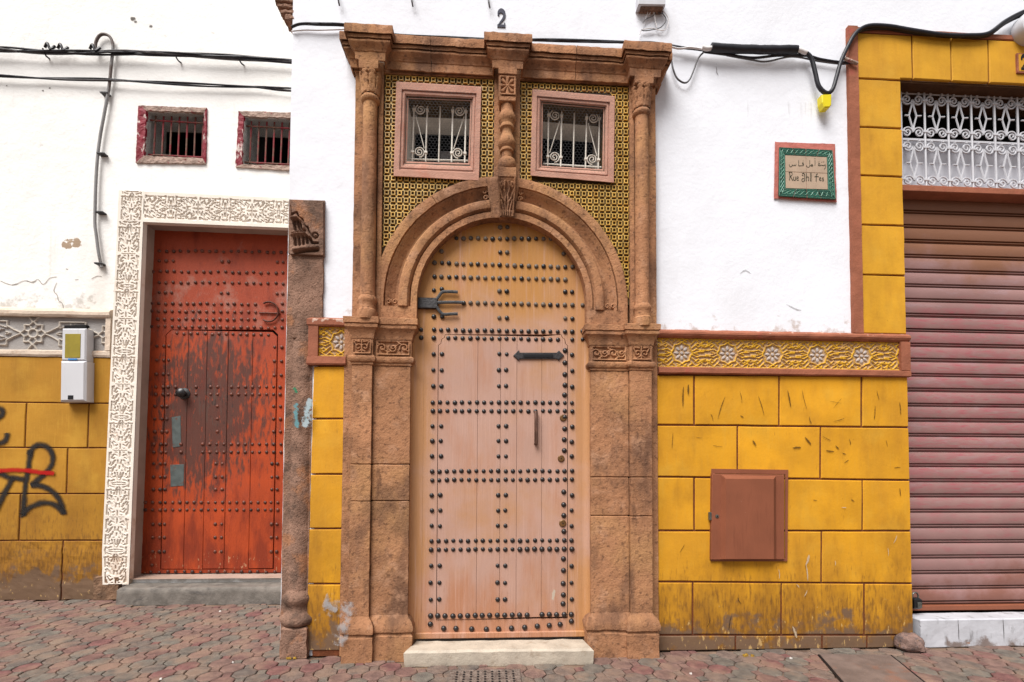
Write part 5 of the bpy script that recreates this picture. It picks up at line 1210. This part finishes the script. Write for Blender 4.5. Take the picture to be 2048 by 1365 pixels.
    B().box(xg + .002, 5.59, Yr - .02, Yr + .02, z0, z0 + .042, .005).build('bottom_rail', 'steel_brown', sh)
    return xg, z0
XG, ZSH = build_shop()
# scuffs and pale streaks on the yellow blocks
def build_scuffs():
    a6 = lambda zx, zy: W(1300 + zx / 2.738, 420 + zy / 2.738, -.024); b3 = lambda zx, zy: W(1300 + zx / 2.738, 880 + zy / 2.738, -.024); rg = random.Random(4)
    D = B()
    for f, x0, y0, x1, y1, w in ((a6, 183, 965, 180, 1085, 1.3), (a6, 210, 955, 209, 1015, 1.5), (a6, 412, 1020, 370, 1150, .8), (a6, 490, 990, 503, 1060, .5), (a6, 590, 1015, 625, 1130, .7), (a6, 752, 985, 772, 1090, 1.2), (a6, 830, 980, 860, 1100, .5), (a6, 870, 1130, 885, 1172, .9), (a6, 1000, 1160, 1065, 1140, .7), (a6, 1231, 1070, 1226, 1155, .9), (a6, 1240, 985, 1256, 1045, .6), (a6, 1365, 1050, 1372, 1125, .9), (a6, 330, 1115, 346, 1165, .6), (a6, 493, 1126, 512, 1138, 1.2), (a6, 125, 1215, 120, 1312, .6), (a6, 560, 1262, 582, 1292, .9), (a6, 845, 1243, 882, 1288, 1.7), (a6, 778, 1305, 828, 1303, 1.8), (a6, 1088, 1252, 1097, 1290, .7), (a6, 940, 1238, 992, 1266, .6), (a6, 1020, 1300, 1035, 1312, 1.2), (a6, 1290, 1258, 1300, 1300, .5), (a6, 980, 1050, 1050, 1060, .4), (a6, 1050, 1030, 1000, 1090, .4), (a6, 250, 1245, 290, 1250, .4),
                             (b3, 960, 58, 1012, 66, 1.5), (b3, 1050, 72, 1072, 82, 1), (b3, 1060, 128, 1088, 110, .7), (b3, 1335, 155, 1372, 152, .9), (b3, 1365, 262, 1371, 312, 1), (b3, 340, 30, 400, 38, .5), (b3, 560, 5, 582, 36, .8), (b3, 190, 570, 160, 620, .5), (b3, 1100, 325, 1120, 340, .8), (b3, 890, 330, 915, 332, .7), (b3, 1015, 30, 1030, 50, .8), (b3, 430, 1050, 445, 960, .8), (b3, 480, 860, 500, 900, .8), (b3, 310, 1030, 330, 960, .5)):
        m = ((x0 + x1) / 2 + rg.uniform(-4, 4), (y0 + y1) / 2 + rg.uniform(-4, 4)); D.ribbon(smooth_path([f(x0, y0), f(*m), f(x1, y1)], 4), .0062 * w, .003, taper=True)
    D.build('scuff_marks', paint_mat('dark_scuff', c(74, 52, 26), .7, 60, .75, amp=1.2), HOUSE)['kind'] = 'stuff'
    Wt = B()
    for x0, y0, x1, y1, w in ((870, 625, 850, 690, 1.6), (852, 680, 862, 775, .9), (703, 705, 706, 765, .6), (778, 1018, 802, 1088, 1.6), (1350, 520, 1330, 570, .6), (1300, 590, 1302, 640, .5), (1010, 660, 1012, 690, .5), (800, 790, 815, 810, .7), (860, 820, 840, 860, .6), (1045, 370, 1075, 372, .6), (15, 640, 20, 690, .4)):
        Wt.ribbon(smooth_path([b3(x0, y0), b3((x0 + x1) / 2 + 3, (y0 + y1) / 2), b3(x1, y1)], 4), .008 * w, .004, taper=True)
    Wt.build('paint_drips', paint_mat('pale_drip', c(222, 200, 170), .7, 60, .75, amp=1.3), HOUSE)['kind'] = 'stuff'
    C = B(); ck = lambda zx, zy: W(1300 + zx / 2.738, 420 + zy / 2.738, 0)
    for P in ([(490, 352), (520, 332), (555, 352)], [(740, 515), (800, 545), (830, 550)]): C.ribbon(smooth_path([ck(*p) for p in P], 4), .006, .003, taper=True)
    for P in ([(1432, 127), (1433, 145), (1437, 155)], [(1447, 158), (1444, 170)]): C.ribbon([W(x, y, 0) for x, y in P], .008, .003, taper=True)
    C.build('plaster_cracks', paint_mat('fine_crack', c(196, 194, 196), .5, 40, .7, amp=1.2), HOUSE)['kind'] = 'stuff'
build_scuffs()
# ================================================================ loose and mounted things
def thing(b, name, material, label, cat, group=None, **kw):
    return tag(b.build(name, material, None, origin=True, **kw), label, cat, group)
def WP(pts, Y): return [W(x, y, Y) for x, y in pts]
# ---- door steps
x0, x1 = G(809, 1329).x, G(1187, 1327).x
b = B(); zt = .100
P0 = [(x0, -.205), (x1, -.215), (x1 - .03, Yd - .02), (x0 + .05, Yd - .02)]
def ring(P, d, z): return [(x, y, z) for x, y in inset(P, d)]
b.loops([ring(P0, .004, -.01), ring(P0, 0, .015), ring(P0, -.002, zt - .015), ring(P0, .010, zt)], False, True)
thing(b, 'door_step', 'marble', 'pale worn marble step in front of the arched door', 'step', rough=(.05, .005, 10), smooth=40)
b = B(); P0 = [(G(236, 1209).x, YL - .22), (XC + .02, YL - .22), (XC + .02, YL + .20), (W(262, 1160, YL).x, YL + .20), (W(262, 1160, YL).x, YL - .06), (G(236, 1209).x, YL - .06)]
zt = Z(400, 1176, YL - .22)
b.loops([ring(P0, .0, -.01), ring(P0, 0, zt - .02), ring(P0, .016, zt)], False, True)
thing(b, 'door_step', 'greystone', 'grey worn stone step below the red studded door', 'step', rough=(.06, .005, 9), smooth=40)
b = B().box(XG + .06, 5.55, -.02, .145, -.01, ZSH - .012, .008)
st = thing(b, 'shop_threshold', 'whitestone', 'dirty white stone threshold under the roller shutter', 'threshold', rough=(.08, .003, 9))
pl = B()
for px, py in ((1915, 1232), (2005, 1232)):
    x = X(px, py, -.02); B().ribbon([(x, -.021, .22), (x + .004, -.021, .12), (x + .003, -.021, .02)], .004, .002).build('slab_joint', paint_mat('joint_line', c(96, 92, 92), .4, 60, .8), st)
# ---- utility cabinet in the yellow wall
e = tag(empty('utility_cabinet', W(1498, 1122, -.02)), 'brown painted metal cabinet door set in the yellow wall', 'cabinet')
fo = [(1422.5, 938), (1576.5, 940), (1575, 1123), (1421.5, 1123)]; fi = [(1430, 947), (1570.5, 949), (1570, 1117), (1429, 1117)]
B().nest([(fo, -.005), (fo, -.034), (fi, -.034), (fi, -.01)], False, False).build('frame', 'steel_brown', e)
do = [(1424.5, 948), (1569, 950), (1569, 1119.5), (1422.5, 1120)]
B().block(do, -.050, -.012, .003, True).build('door', 'steel_brown', e)
ra = [(1442, 950), (1552, 952), (1553, 1119), (1441, 1119)]; rb = [(1452, 958), (1547.5, 958.5), (1547.5, 1118.5), (1451, 1118.5)]
B().nest([(ra, -.049), (rb, -.085)], False, True).build('raised_panel', 'steel_brown', e)
p = W(1434, 1033, -.05); k = B().lathe([(.014, 0), (.013, .005), (.001, .006)], (p.x, -.049, p.z), 10, axis='y').build('lock', 'locksteel', e); B().box(p.x - .003, p.x + .003, -.0565, -.05, p.z - .006, p.z + .006).build('keyhole', 'black', k)
B().box(W(1422, 1033, -.05).x - .012, W(1422, 1033, -.05).x + .004, -.052, -.03, p.z - .03, p.z + .03, .003).build('hasp', 'locksteel', e)
# ---- meter box on the left wall
Ym = YL - .055
e = tag(empty('meter_box', W(147, 806, Ym)), 'white plastic meter box with olive window beside the carved frieze', 'meter')
def bx(nm, q, Yf, Yb, mt, bev=.008): return B().block(q, Yf, Yb, bev, True).build(nm, mt, e)
bx('lower_case', [(119.5, 722), (171, 722), (170, 803), (118.5, 804)], Ym - .075, YL - .02, 'meter', .018); bx('upper_case', [(123.5, 657), (172, 657), (171, 721.5), (122, 721.5)], Ym - .062, YL - .02, 'meter', .012)
bx('window', [(130, 668), (161, 668), (160, 716), (129, 716)], Ym - .066, Ym - .055, 'meter_screen', .002)
bx('label_strip', [(136, 717.5), (154, 717.5), (153.8, 720.7), (135.8, 720.7)], Ym - .065, Ym - .055, 'blue', .0005)
bx('meter_port', [(135.5, 791), (146, 791), (145.8, 799), (135.2, 799)], Ym - .079, Ym - .07, 'black', .001)
bx('bracket', [(128, 651), (172, 650), (172, 658), (128, 658)], YL - .05, YL - .01, 'dark', .003)
# ---- conduit with a hooked top
g1 = lambda zx, zy, Y=YL - .035: W(zx / 2.904, zy / 2.904, Y)
pts = smooth_path([g1(556, 295), g1(556, 250), g1(575, 212), g1(602, 200), g1(635, 212), g1(654, 250), g1(655, 300), g1(646, 380), g1(640, 450), g1(628, 540), g1(606, 660), g1(584, 780), g1(568, 900), g1(558, 1040), g1(553, 1180), g1(551, 1300), W(192.5, 470, YL - .035), W(197, 505, YL - .035), W(203.5, 536, YL - .035)], 4)
cdt = thing(B().tube(pts, .0140, 8), 'conduit_pipe', 'conduit', 'grey curved conduit pipe with hooked top on the left wall', 'pipe', smooth=60)
for x, y in ((215, 191), (209, 311.5), (206, 428), (204, 530)):
    p = W(x, y, YL - .01); B().box(p.x - .045, p.x + .03, YL - .055, YL + .002, p.z - .009, p.z + .009, .004).build('clip', 'iron', cdt)
# ---- cable bundles on the left wall
def bundle(name, line, Y, rs, spread, label, mt='cable', seed=1, cat='cable'):
    rg = random.Random(seed); root = tag(empty(name, W(line[0][0], line[0][1], Y)), label, cat)
    base = smooth_path([W(x, y, Y) for x, y in line], 8)
    for k, r in enumerate(rs):
        a0, fr = rg.uniform(0, 6.3), rg.uniform(.09, .16); P = [p + Vector((0, math.sin(a0 + i * fr) * spread, math.cos(a0 * 1.7 + i * fr * .9) * spread)) for i, p in enumerate(base)]
        B().tube(P, r, 6).build('strand', mt if k % 4 != 3 else 'cable_grey', root, smooth=60)
    return root
xEnd = 583
u = bundle('cable_bundle', [(-60, 97), (0, 99), (41, 101), (103, 104), (165, 105.5), (220, 105.5), (275, 107), (344, 109), (430, 113), (500, 117), (600, 124)], YL - .06, [.011, .010, .009, .011, .008], .013, 'upper bundle of twisted black cables on the left wall')
for x, y in ((98, 117), (362, 126), (488, 131)):
    p0, p1 = W(x - 12, y - 16, YL - .055), W(x, y, YL); B().tube(smooth_path([p0 + Vector((0, 0, .02)), p0, W(x - 6, y - 5, YL - .05), p1], 3), .008, 6).build('hook', 'iron', u, smooth=60)
for x, y in ((126, 98), (190, 99), (100, 96)):
    p = W(x, y, YL - .06); B().tube(smooth_path([p + Vector((-.05, .0, .0)), p + Vector((-.01, -.02, .03)), p + Vector((.02, -.02, -.03)), p + Vector((.05, 0, .02))], 4), .013, 6).build('taped_joint', 'cable', u, smooth=60)
bundle('cable_bundle', [(-60, 150), (0, 152), (60, 154), (130, 157), (205, 160), (258, 164), (344, 168), (430, 171), (510, 173), (560, 178), (600, 181)], YL - .045, [.008, .007, .0065, .006], .010, 'lower bundle of thin black cables above the red barred windows', seed=5)
# ---- cables over the portal and to the right
bundle('cable_bundle', [(582, 52), (600, 46.5), (640, 49), (700, 54), (790, 71), (905, 76), (1000, 79), (1075, 80), (1150, 83), (1245, 86), (1300, 86), (1345, 92), (1380, 97), (1412, 102)], -.035, [.0095, .006], .006, 'black cables running along the wall behind the portal cornice', seed=8)
bundle('wall_wire', [(583, 62), (610, 60), (640, 61), (690, 60)], -.012, [.0045], .002, 'thin white wire on the wall left of the cornice', 'cable_white', 3, 'wire')
s3 = lambda zx, zy: (1300 + zx * .3652, zy * .3652)
sl_ = [s3(*p) for p in ((335, 262), (420, 268), (560, 272), (700, 275), (805, 272))]
slv = thing(B().tube(smooth_path(WP(sl_, -.06), 5), .030, 10), 'cable_sleeve', 'cable', 'thick black taped cable sleeve right of the portal', 'cable sleeve', smooth=50, rough=(.04, .004, 12))
tag(thing(B().tube(smooth_path(WP([s3(*p) for p in ((800, 278), (850, 290), (885, 325), (905, 400), (925, 475), (967, 512), (1000, 490), (1022, 420), (1045, 340), (1080, 262), (1125, 185), (1190, 145), (1300, 145), (1420, 165), (1600, 192), (1740, 196), (1850, 185), (1950, 115), (2060, 60), (2200, 20))], -.055), 6), .0155, 8), 'cable', 'cable', 'thick black cable looping down from the sleeve and over the yellow lintel', 'cable', smooth=60), None, None)
thing(B().tube(smooth_path(WP([s3(*p) for p in ((1130, 178), (1200, 160), (1300, 158), (1420, 178), (1600, 198), (1740, 203), (1850, 196), (1945, 130), (2060, 78), (2200, 40))], -.035), 6), .011, 8), 'cable', 'cable', 'second black cable just below the thick one on the yellow lintel', 'cable', smooth=60)
thing(B().tube(smooth_path(WP([s3(*p) for p in ((300, 285), (420, 300), (560, 318), (700, 305), (850, 305), (930, 325), (1040, 342), (1135, 345))], -.03), 6), .0095, 7), 'cable', 'cable', 'dark cable under the sleeve ending at the brown border', 'cable', smooth=60)
thing(B().tube(smooth_path(WP([s3(*p) for p in ((420, 305), (560, 330), (640, 338), (780, 312), (930, 338), (1060, 352), (1110, 340))], -.025), 6), .006, 6), 'cable', 'cable_grey', 'thin grey cable sagging below the black sleeve', 'cable', smooth=60)
thing(B().tube(smooth_path(WP([s3(*p) for p in ((105, 255), (160, 268), (220, 262), (300, 272), (335, 262))], -.05), 6), .007, 6), 'wall_wire', 'cable_white', 'pale wire twisted round the cable beside the cornice', 'wire', smooth=60)
thing(B().tube(smooth_path(WP([s3(*p) for p in ((118, 335), (128, 385), (150, 432), (188, 455), (215, 440), (238, 390), (265, 320), (300, 282))], -.03), 6), .0065, 6), 'wall_wire', 'cable_grey', 'grey wire hanging in a loop beside the cornice end', 'wire', smooth=60)
thing(B().tube(smooth_path(WP([s3(*p) for p in ((340, 265), (310, 268), (285, 262))], -.06), 4), .016, 8), 'cable_lug', 'cable_white', 'white wrapped cable end at the left of the black sleeve', 'cable', smooth=60)
thing(B().tube(smooth_path(WP([s3(*p) for p in ((800, 272), (830, 280), (858, 290))], -.06), 4), .017, 8), 'cable_lug', 'cable_white', 'white wrapped cable end at the right of the black sleeve', 'cable', smooth=60)
thing(B().tube(smooth_path(WP([s3(*p) for p in ((1065, 322), (1110, 340), (1135, 350))], -.05), 4), .012, 8), 'cable_lug', 'sill', 'flaked pale cable clamp on the brown border', 'clamp', smooth=60)
b = B(); q = [s3(*p) for p in ((942, 517), (997, 515), (995, 575), (985, 588), (955, 588), (945, 560))]; b.block(q, -.085, -.03, .006, True)
tg = thing(b, 'cable_tag', 'yellow_tag', 'bright yellow plastic tag hanging from the looped cable', 'tag')
# ---- lamp and number plate at the right edge
p = W(2054, 62, -.04); lp = tag(empty('wall_lamp', p), 'round white rimmed wall lamp at the right edge above the lintel', 'lamp')
B().lathe([(.115, -.03), (.118, .03), (.112, .055), (.095, .06), (.092, .05)], (p.x, -.05, p.z), 28, axis='y').build('rim', 'white_iron2', lp, smooth=40)
B().lathe([(.094, .045), (.075, .062), (.04, .072), (.002, .075)], (p.x, -.05, p.z), 24, axis='y').build('glass', 'glass', lp, smooth=60)
B().box(p.x - .05, p.x + .05, -.03, .0, p.z - .05, p.z + .05, .004).build('back_plate', 'iron', lp)
def serif_two(b, x, z, w, h, Y, d):
    """upright bold figure two with ball end and flat foot"""
    P = smooth_path([(.13, 0, .74), (.22, 0, .90), (.5, 0, .97), (.80, 0, .86), (.84, 0, .66), (.66, 0, .46), (.40, 0, .28), (.22, 0, .12)], 5); wid = [.10, .11, .11, .12, .12, .13, .13, .14, .145, .15, .155, .16] + [.15] * 40
    L = []
    for k, q in enumerate(P):
        t = (P[min(k + 1, len(P) - 1)] - P[max(k - 1, 0)]).normalized(); n = Vector((-t.z, 0, t.x)); m = k / (len(P) - 1); ww = .08 + .09 * math.sin(math.pi * min(1, m * 1.25)) ** 1.0
        A, Bq = q + n * ww * .8, q - n * ww * .8; f = lambda v, yy: (x + v.x * w, yy, z + v.z * h)
        L.append([f(A, Y), f(A, Y - d), f(Bq, Y - d), f(Bq, Y)])
    b.loops(L, True, True)
    b.loops([[(x + u * w, Y - d * a, z + v * h) for u, v in ((.06, 0), (.95, 0), (.95, .26), (.84, .26), (.80, .15), (.06, .15))] for a in (0, 1)], True, True)
    b.lathe([(.105 * w, 0), (.105 * w, d), (.001, d)], (x + .18 * w, Y, z + .72 * h), 12, axis='y')
    return b
p = W(993.5, 55, -.002); p2 = W(1011.5, 22, -.002)
thing(serif_two(B(), p.x, p.z, p2.x - p.x, p2.z - p.z, -.001, .006), 'house_number', 'number', 'dark blue figure 2 on the white wall above the portal', 'number')
p = W(2034, 147, -.03); p2 = W(2066, 109, -.03); np_ = tag(empty('number_plate', p), 'small number plate with dark figure 2 on the yellow lintel', 'number plate')
B().box(p.x - .002, p2.x, -.036, -.02, p.z, p2.z, .003).build('plate', 'trim', np_); B().box(p.x + .01, p2.x - .01, -.038, -.03, p.z + .012, p2.z - .012, .001).build('plate_face', 'yellow_hi', np_)
serif_two(B(), p.x + .022, p.z + .022, .062, p2.z - p.z - .044, -.038, .003).build('figure', 'black', np_)
# ---- street name plaque of glazed tiles
e = tag(empty('street_sign', W(1612, 402, -.02)), 'tiled street sign with green braided border on the white wall', 'sign')
o4 = [(1550, 284), (1670, 289), (1673.5, 404.8), (1548, 396.8)]; g4 = [(1559, 294.6), (1665.4, 300.4), (1672, 399.5), (1557.5, 392.5)]; t4 = [(1570.4, 310.4), (1654, 314.5), (1656, 379.6), (1571.6, 377)]
B().nest([(o4, .0), (o4, -.012), (g4, -.014), (g4, -.006)], False, False).build('border', 'sign_pink', e, rough=(.03, .003, 20))
B().nest([(g4, -.006), (g4, -.022)], False, True).build('tile_backing', 'sign_pink', e)
mm = lambda a, d, t: [(lerp(p[0], q[0], t), lerp(p[1], q[1], t)) for p, q in zip(a, d)]
for k in range(4):
    a, d = k, (k + 1) % 4; n = 4 if k % 2 == 0 else 3
    for i in range(n):
        f = lambda Q, t: (lerp(Q[a][0], Q[d][0], t), lerp(Q[a][1], Q[d][1], t))
        u0, u1 = i / n + .006, (i + 1) / n - .006; B().block([f(g4, u0), f(g4, u1), f(t4, u1), f(t4, u0)], -.027, -.02, .0015).build('border_tile', 'sign_green', e)
br = B()
for k in range(4):
    a, d = k, (k + 1) % 4
    for ph in (0, 1):
        P = []
        for i in range(41):
            t = i / 40; m = .5 + .22 * math.sin(t * 2 * math.pi * 5 + ph * math.pi); Q = mm(g4, t4, m); P.append(W(lerp(Q[a][0], Q[d][0], t), lerp(Q[a][1], Q[d][1], t), -.0278))
        br.tube(P, .0022, 4)
    for m in (.10, .88):
        Q = mm(g4, t4, m); br.tube([W(Q[a][0], Q[a][1], -.0278), W(Q[d][0], Q[d][1], -.0278)], .0012, 4)
br.build('braid', 'sign_pale', e)
tq = [lq(t4, u, v) for u, v in ((0, 0), (.5, 0), (.5, .5), (0, .5))]
for i in range(2):
    for j in range(2): B().block([lq(t4, (i + a) * .5 + (.004 if a == 0 else -.004), (j + d) * .5 + (.005 if d == 0 else -.005)) for a, d in ((0, 0), (1, 0), (1, 1), (0, 1))], -.026, -.018, .001).build('name_tile', 'sign_tan', e)
sg = lambda zx, zy: W(1520 + zx / 8.53, 260 + zy / 8.53, -.0275)
def letters(nm, strokes, w):
    b = B()
    for s in strokes:
        ww = w
        if isinstance(s[0], (int, float)): ww = w * s[0]; s = s[1:]
        P = smooth_path([sg(*p) for p in s], 4) if len(s) > 1 else [sg(s[0][0] - 4, s[0][1]), sg(s[0][0] + 4, s[0][1])]
        b.tube(P, ww, 5, flat=.35)
    return b.build(nm, 'sign_ink', e)
letters('lettering', [   # zanqat ahl fas, right to left
    [(1122, 600), (1118, 640), (1098, 672)], [1.1, (1108, 590)], [(1112, 600), (1090, 612), (1072, 600), (1062, 612), (1045, 598), (1030, 612), (1000, 610)], [1.1, (1075, 548)], [1.1, (1090, 545)], [1.1, (1050, 552)], [(1000, 612), (992, 590), (1008, 572), (1022, 585), (1016, 612)], [.9, (995, 548)], [.9, (1012, 545)],
    [(938, 520), (940, 560), (938, 610)], [.8, (930, 495), (945, 488)], [(905, 612), (890, 590), (875, 600), (882, 622), (900, 615)], [(900, 612), (870, 612), (852, 610)], [(850, 520), (850, 580), (846, 622), (820, 640), (798, 622), (792, 605)],
    [(742, 575), (735, 560), (722, 570), (730, 588), (745, 582), (742, 605), (715, 612), (680, 610)], [1.1, (735, 530)], [(660, 520), (662, 570), (658, 612), (690, 612)], [(615, 580), (612, 606), (596, 612), (584, 596), (578, 610), (562, 612), (550, 595), (545, 618), (525, 630), (505, 618), (500, 590)]], .0021)
letters('lettering', [   # Rue Ahl Fes
    [1.3, (500, 725), (512, 790), (502, 860)], [(490, 730), (530, 722), (550, 745), (540, 780), (512, 790)], [1.2, (515, 790), (540, 830), (560, 868)], [1.2, (575, 800), (572, 845), (585, 862), (605, 850)], [1.2, (608, 800), (608, 862)], [(632, 830), (655, 822), (650, 800), (632, 805), (628, 840), (642, 862), (662, 852)],
    [1.5, (720, 750), (745, 742), (762, 765), (765, 820), (762, 875)], [1.3, (712, 860), (722, 835), (748, 830)], [(715, 870), (735, 885), (752, 868)], [1.3, (718, 770), (740, 785)], [1.2, (790, 735), (792, 800), (790, 870)], [1.2, (792, 815), (818, 800), (832, 825), (826, 872)], [1.2, (862, 735), (864, 810), (860, 865), (878, 872)], [.7, (880, 735), (882, 860)],
    [1.4, (985, 752), (962, 765), (960, 820), (958, 882)], [1.2, (930, 802), (965, 796), (1002, 800)], [(1018, 842), (1040, 832), (1034, 812), (1018, 820), (1014, 850), (1030, 868), (1048, 858)], [1.1, (1088, 822), (1068, 818), (1064, 838), (1085, 850), (1082, 870), (1060, 868)]], .0022)
# ---- junction box and stray wires at the top of the picture
j = tag(empty('junction_box', W(1304, 14, -.05)), 'small white junction box with tangled wires above the portal', 'junction box')
q = [(1276.5, -14), (1331, -14), (1331, 10), (1276.5, 9)]; B().block(q, -.07, 0.0, .004, True).build('case', 'white_iron2', j); B().block([(1281, 10), (1328, 10.5), (1326, 17), (1282, 15)], -.055, -.003, .003, True).build('rusty_base', 'stone_old', j)
s5 = lambda zx, zy, Y=-.02: W(1240 + zx / 7.585, zy / 7.585, Y)
for P, mt in (([(480, 130), (460, 190), (430, 250)], 'cable_white'), ([(540, 120), (520, 230), (400, 290), (345, 350)], 'cable_grey'), ([(520, 130), (530, 250), (540, 350)], 'cable_white'), ([(600, 130), (650, 190), (600, 210), (560, 150)], 'cable_grey'), ([(650, 170), (720, 250), (735, 350), (690, 450), (600, 460), (480, 430), (330, 460), (300, 530)], 'cable_white'), ([(640, 200), (700, 300), (640, 400), (560, 440), (380, 470), (320, 455)], 'cable_grey'), ([(500, 140), (520, 250), (560, 420)], 'cable_white'), ([(400, 130), (420, 200), (380, 300)], 'cable_white')):
    B().tube(smooth_path([s5(*p) for p in P], 5), .0035, 5).build('wire', mt, j, smooth=60)
for k, (x, y, lab) in enumerate(((676, 3, 'bent wire hook at the top left of the portal'), (823, 5, 'short wire hook at the top between portal blocks'), (977, 8, 'longest wire hook near the figure 2'))):
    thing(B().tube(smooth_path([W(x - 3, y - 22, -.01), W(x, y - 8, -.04), W(x + 1, y, -.04), W(x + 3, y + 9, -.02)], 4), .006, 6), 'wall_hook', 'cable_grey', lab, 'hook', 'hooks along the top', smooth=60)
# ---- padlock, rubble, covers, litter
p = W(1829, 1203, .10); pk = tag(empty('padlock', p), 'black padlock hanging at the foot of the roller shutter', 'padlock')
B().box(p.x - .03, p.x + .035, .07, .12, p.z - .055, p.z + .03, .012).build('body', 'lockblack', pk); B().box(p.x - .005, p.x + .03, .066, .075, p.z - .045, p.z + .0, .004).build('face_plate', 'locksteel', pk)
B().tube([(p.x - .02, .095, p.z + .02)] + [(p.x + .002 + .024 * math.cos(a), .095, p.z + .045 + .025 * math.sin(a)) for a in np.linspace(math.pi, 0, 9)] + [(p.x + .026, .095, p.z + .02)], .006, 6).build('shackle', 'locksteel', pk, smooth=60)
def rock(ctr, s, seed, name, mt, label, cat, group=None):
    bm = bmesh.new(); bmesh.ops.create_icosphere(bm, subdivisions=3, radius=1.0); b = B()
    for v in bm.verts:
        q = v.co.copy(); q = Vector([math.copysign(abs(t) ** .65, t) for t in q]); n = noise.noise_vector(q * 1.3 + Vector((seed, 0, 0))) * .22 + noise.noise_vector(q * 4 + Vector((0, seed, 0))) * .07
        q = q + n; b.v.append((ctr[0] + q.x * s[0], ctr[1] + q.y * s[1], max(ctr[2] + q.z * s[2], -.005)))
    b.f = [tuple(v.index for v in f.verts) for f in bm.faces]; bm.free()
    return thing(b, name, mt, label, cat, group, smooth=50)
q = G(1832, 1306); rock((q.x, q.y + .05, .055), (.085, .07, .062), 2.0, 'rubble_stone', 'rubble', 'rough broken stone lying at the end of the white threshold', 'stone')
q = G(1925, 1290); rock((q.x, q.y, .012), (.075, .03, .035), 8.0, 'rubble_chip', 'stone_old', 'flat brown stone chip leaning on the white threshold', 'stone')
# trench cover: plate between two dark slots running towards the viewer
a, b_, c_, d_ = G(1640, 1311), G(1780, 1312), G(1850, 1380), G(1700, 1380)
tc = tag(empty('trench_cover', (a + b_) / 2), 'dusty metal trench cover running out from the yellow wall', 'cover')
dirv = Vector((d_.x - a.x, d_.y - a.y, 0)).normalized(); far = 1.1; w = b_.x - a.x
P = [(a.x, a.y), (b_.x, b_.y), (b_.x + dirv.x * far, b_.y + dirv.y * far), (a.x + dirv.x * far, a.y + dirv.y * far)]
B().loops([ring(P, 0, -.01), ring(P, 0, .006), ring(P, .004, .009)]).build('plate', 'cover', tc, rough=(.1, .002, 8))
for s, ww in ((0, .016), (1, .009)):
    A = Vector(P[0] if s == 0 else P[1]); E = Vector(P[3] if s == 0 else P[2]); o = Vector((ww / 2 + .003, 0)) * (-1 if s == 0 else 1)
    Q = [(A.x + o.x - ww / 2, A.y), (A.x + o.x + ww / 2, A.y), (E.x + o.x + ww / 2, E.y), (E.x + o.x - ww / 2, E.y)]; B().loops([ring(Q, 0, .004), ring(Q, .001, .0075)]).build('slot', 'black', tc)
a, b_ = G(900, 1343), G(1040, 1340); gx0, gx1 = a.x, b_.x
P = [(gx0, a.y), (gx1, a.y + .005), (gx1, a.y - .3), (gx0, a.y - .3)]
dc = thing(B().loops([ring(P, 0, -.01), ring(P, 0, .004), ring(P, .006, .008)]), 'drain_cover', 'grate', 'rough square drain cover in front of the marble step', 'cover', rough=(.03, .002, 20))
h = B()
for i in range(9):
    for k in range(7): x = lerp(gx0 + .05, gx1 - .05, i / 8); y = a.y - .04 - .036 * k; h.loops([[(x + .008 * math.cos(t), y + .010 * math.sin(t), .0115) for t in np.linspace(0, 5.5, 8)]], False, True)
join(h.build('drain_hole', 'black'), dc)['kind'] = 'stuff'
for k, (x, y, mt, lab) in enumerate(((1582, 1318, 'scrap', 'white scrap of litter on the paving at the foot of the yellow wall'), (1382, 1349, 'scrap', 'white scrap of litter on the paving right of the marble step'), (440, 1224, 'scrap', 'white scrap of litter on the paving just below the grey step'), (466, 1326, 'scrap', 'white scrap of litter among the pavers nearest the old column'), (322, 1360, 'scrap', 'white scrap of litter at the bottom edge of the left paving'))):
    q = G(x, y); b = B(); rg = random.Random(k); P = [(q.x + .010 * math.cos(t) * rg.uniform(.6, 1.3), q.y + .008 * math.sin(t) * rg.uniform(.6, 1.3)) for t in np.linspace(0, 5.4, 7)]
    b.loops([[(u, v, .001) for u, v in P], [(u, v, .006 + rg.uniform(0, .006)) for u, v in inset(P, .002)]]); thing(b, 'litter_scrap', mt, lab, 'litter', 'white scraps on the paving')
for k, (x, y, lab) in enumerate(((1496, 1313, 'small ochre leaf scrap at the foot of the yellow wall'), (583, 1318, 'dry ochre plant litter beside the old column foot'))):
    q = G(x, y); b = B(); rg = random.Random(k + 40)
    for m in range(6):
        u, v = q.x + rg.uniform(-.03, .03), q.y + rg.uniform(-.015, .015); P = [(u + .016 * math.cos(t) * rg.uniform(.5, 1.3), v + .009 * math.sin(t) * rg.uniform(.5, 1.3)) for t in np.linspace(0, 5.4, 6)]
        b.loops([[(a_, d, .002) for a_, d in P], [(a_, d, .008 + rg.uniform(0, .01)) for a_, d in inset(P, .0015)]])
    thing(b, 'dry_litter', 'leaf', lab, 'litter')
# a green weed at the corner by the red door's step
wd = B(); q = Vector((XC - .06, YL - .23, 0)); rg = random.Random(9)
for m in range(46):
    p = q + Vector((rg.uniform(-.10, .03), rg.uniform(-.06, .0), rg.uniform(.04, .15))); t = rg.uniform(0, 6.28); l = rg.uniform(.012, .024); u = Vector((math.cos(t), rg.uniform(-.4, .4), math.sin(t))).normalized() * l; v = Vector((-u.z, rg.uniform(-.01, .01), u.x)) * .5
    k = wd.add([p - u, p + v, p + u, p - v]); wd.f.append((k, k + 1, k + 2, k + 3))
thing(wd, 'weed', mat('weed_green', c(120, 130, 40, .6), var=.3, vscale=40), 'small yellow green weed at the right end of the grey step', 'weed')
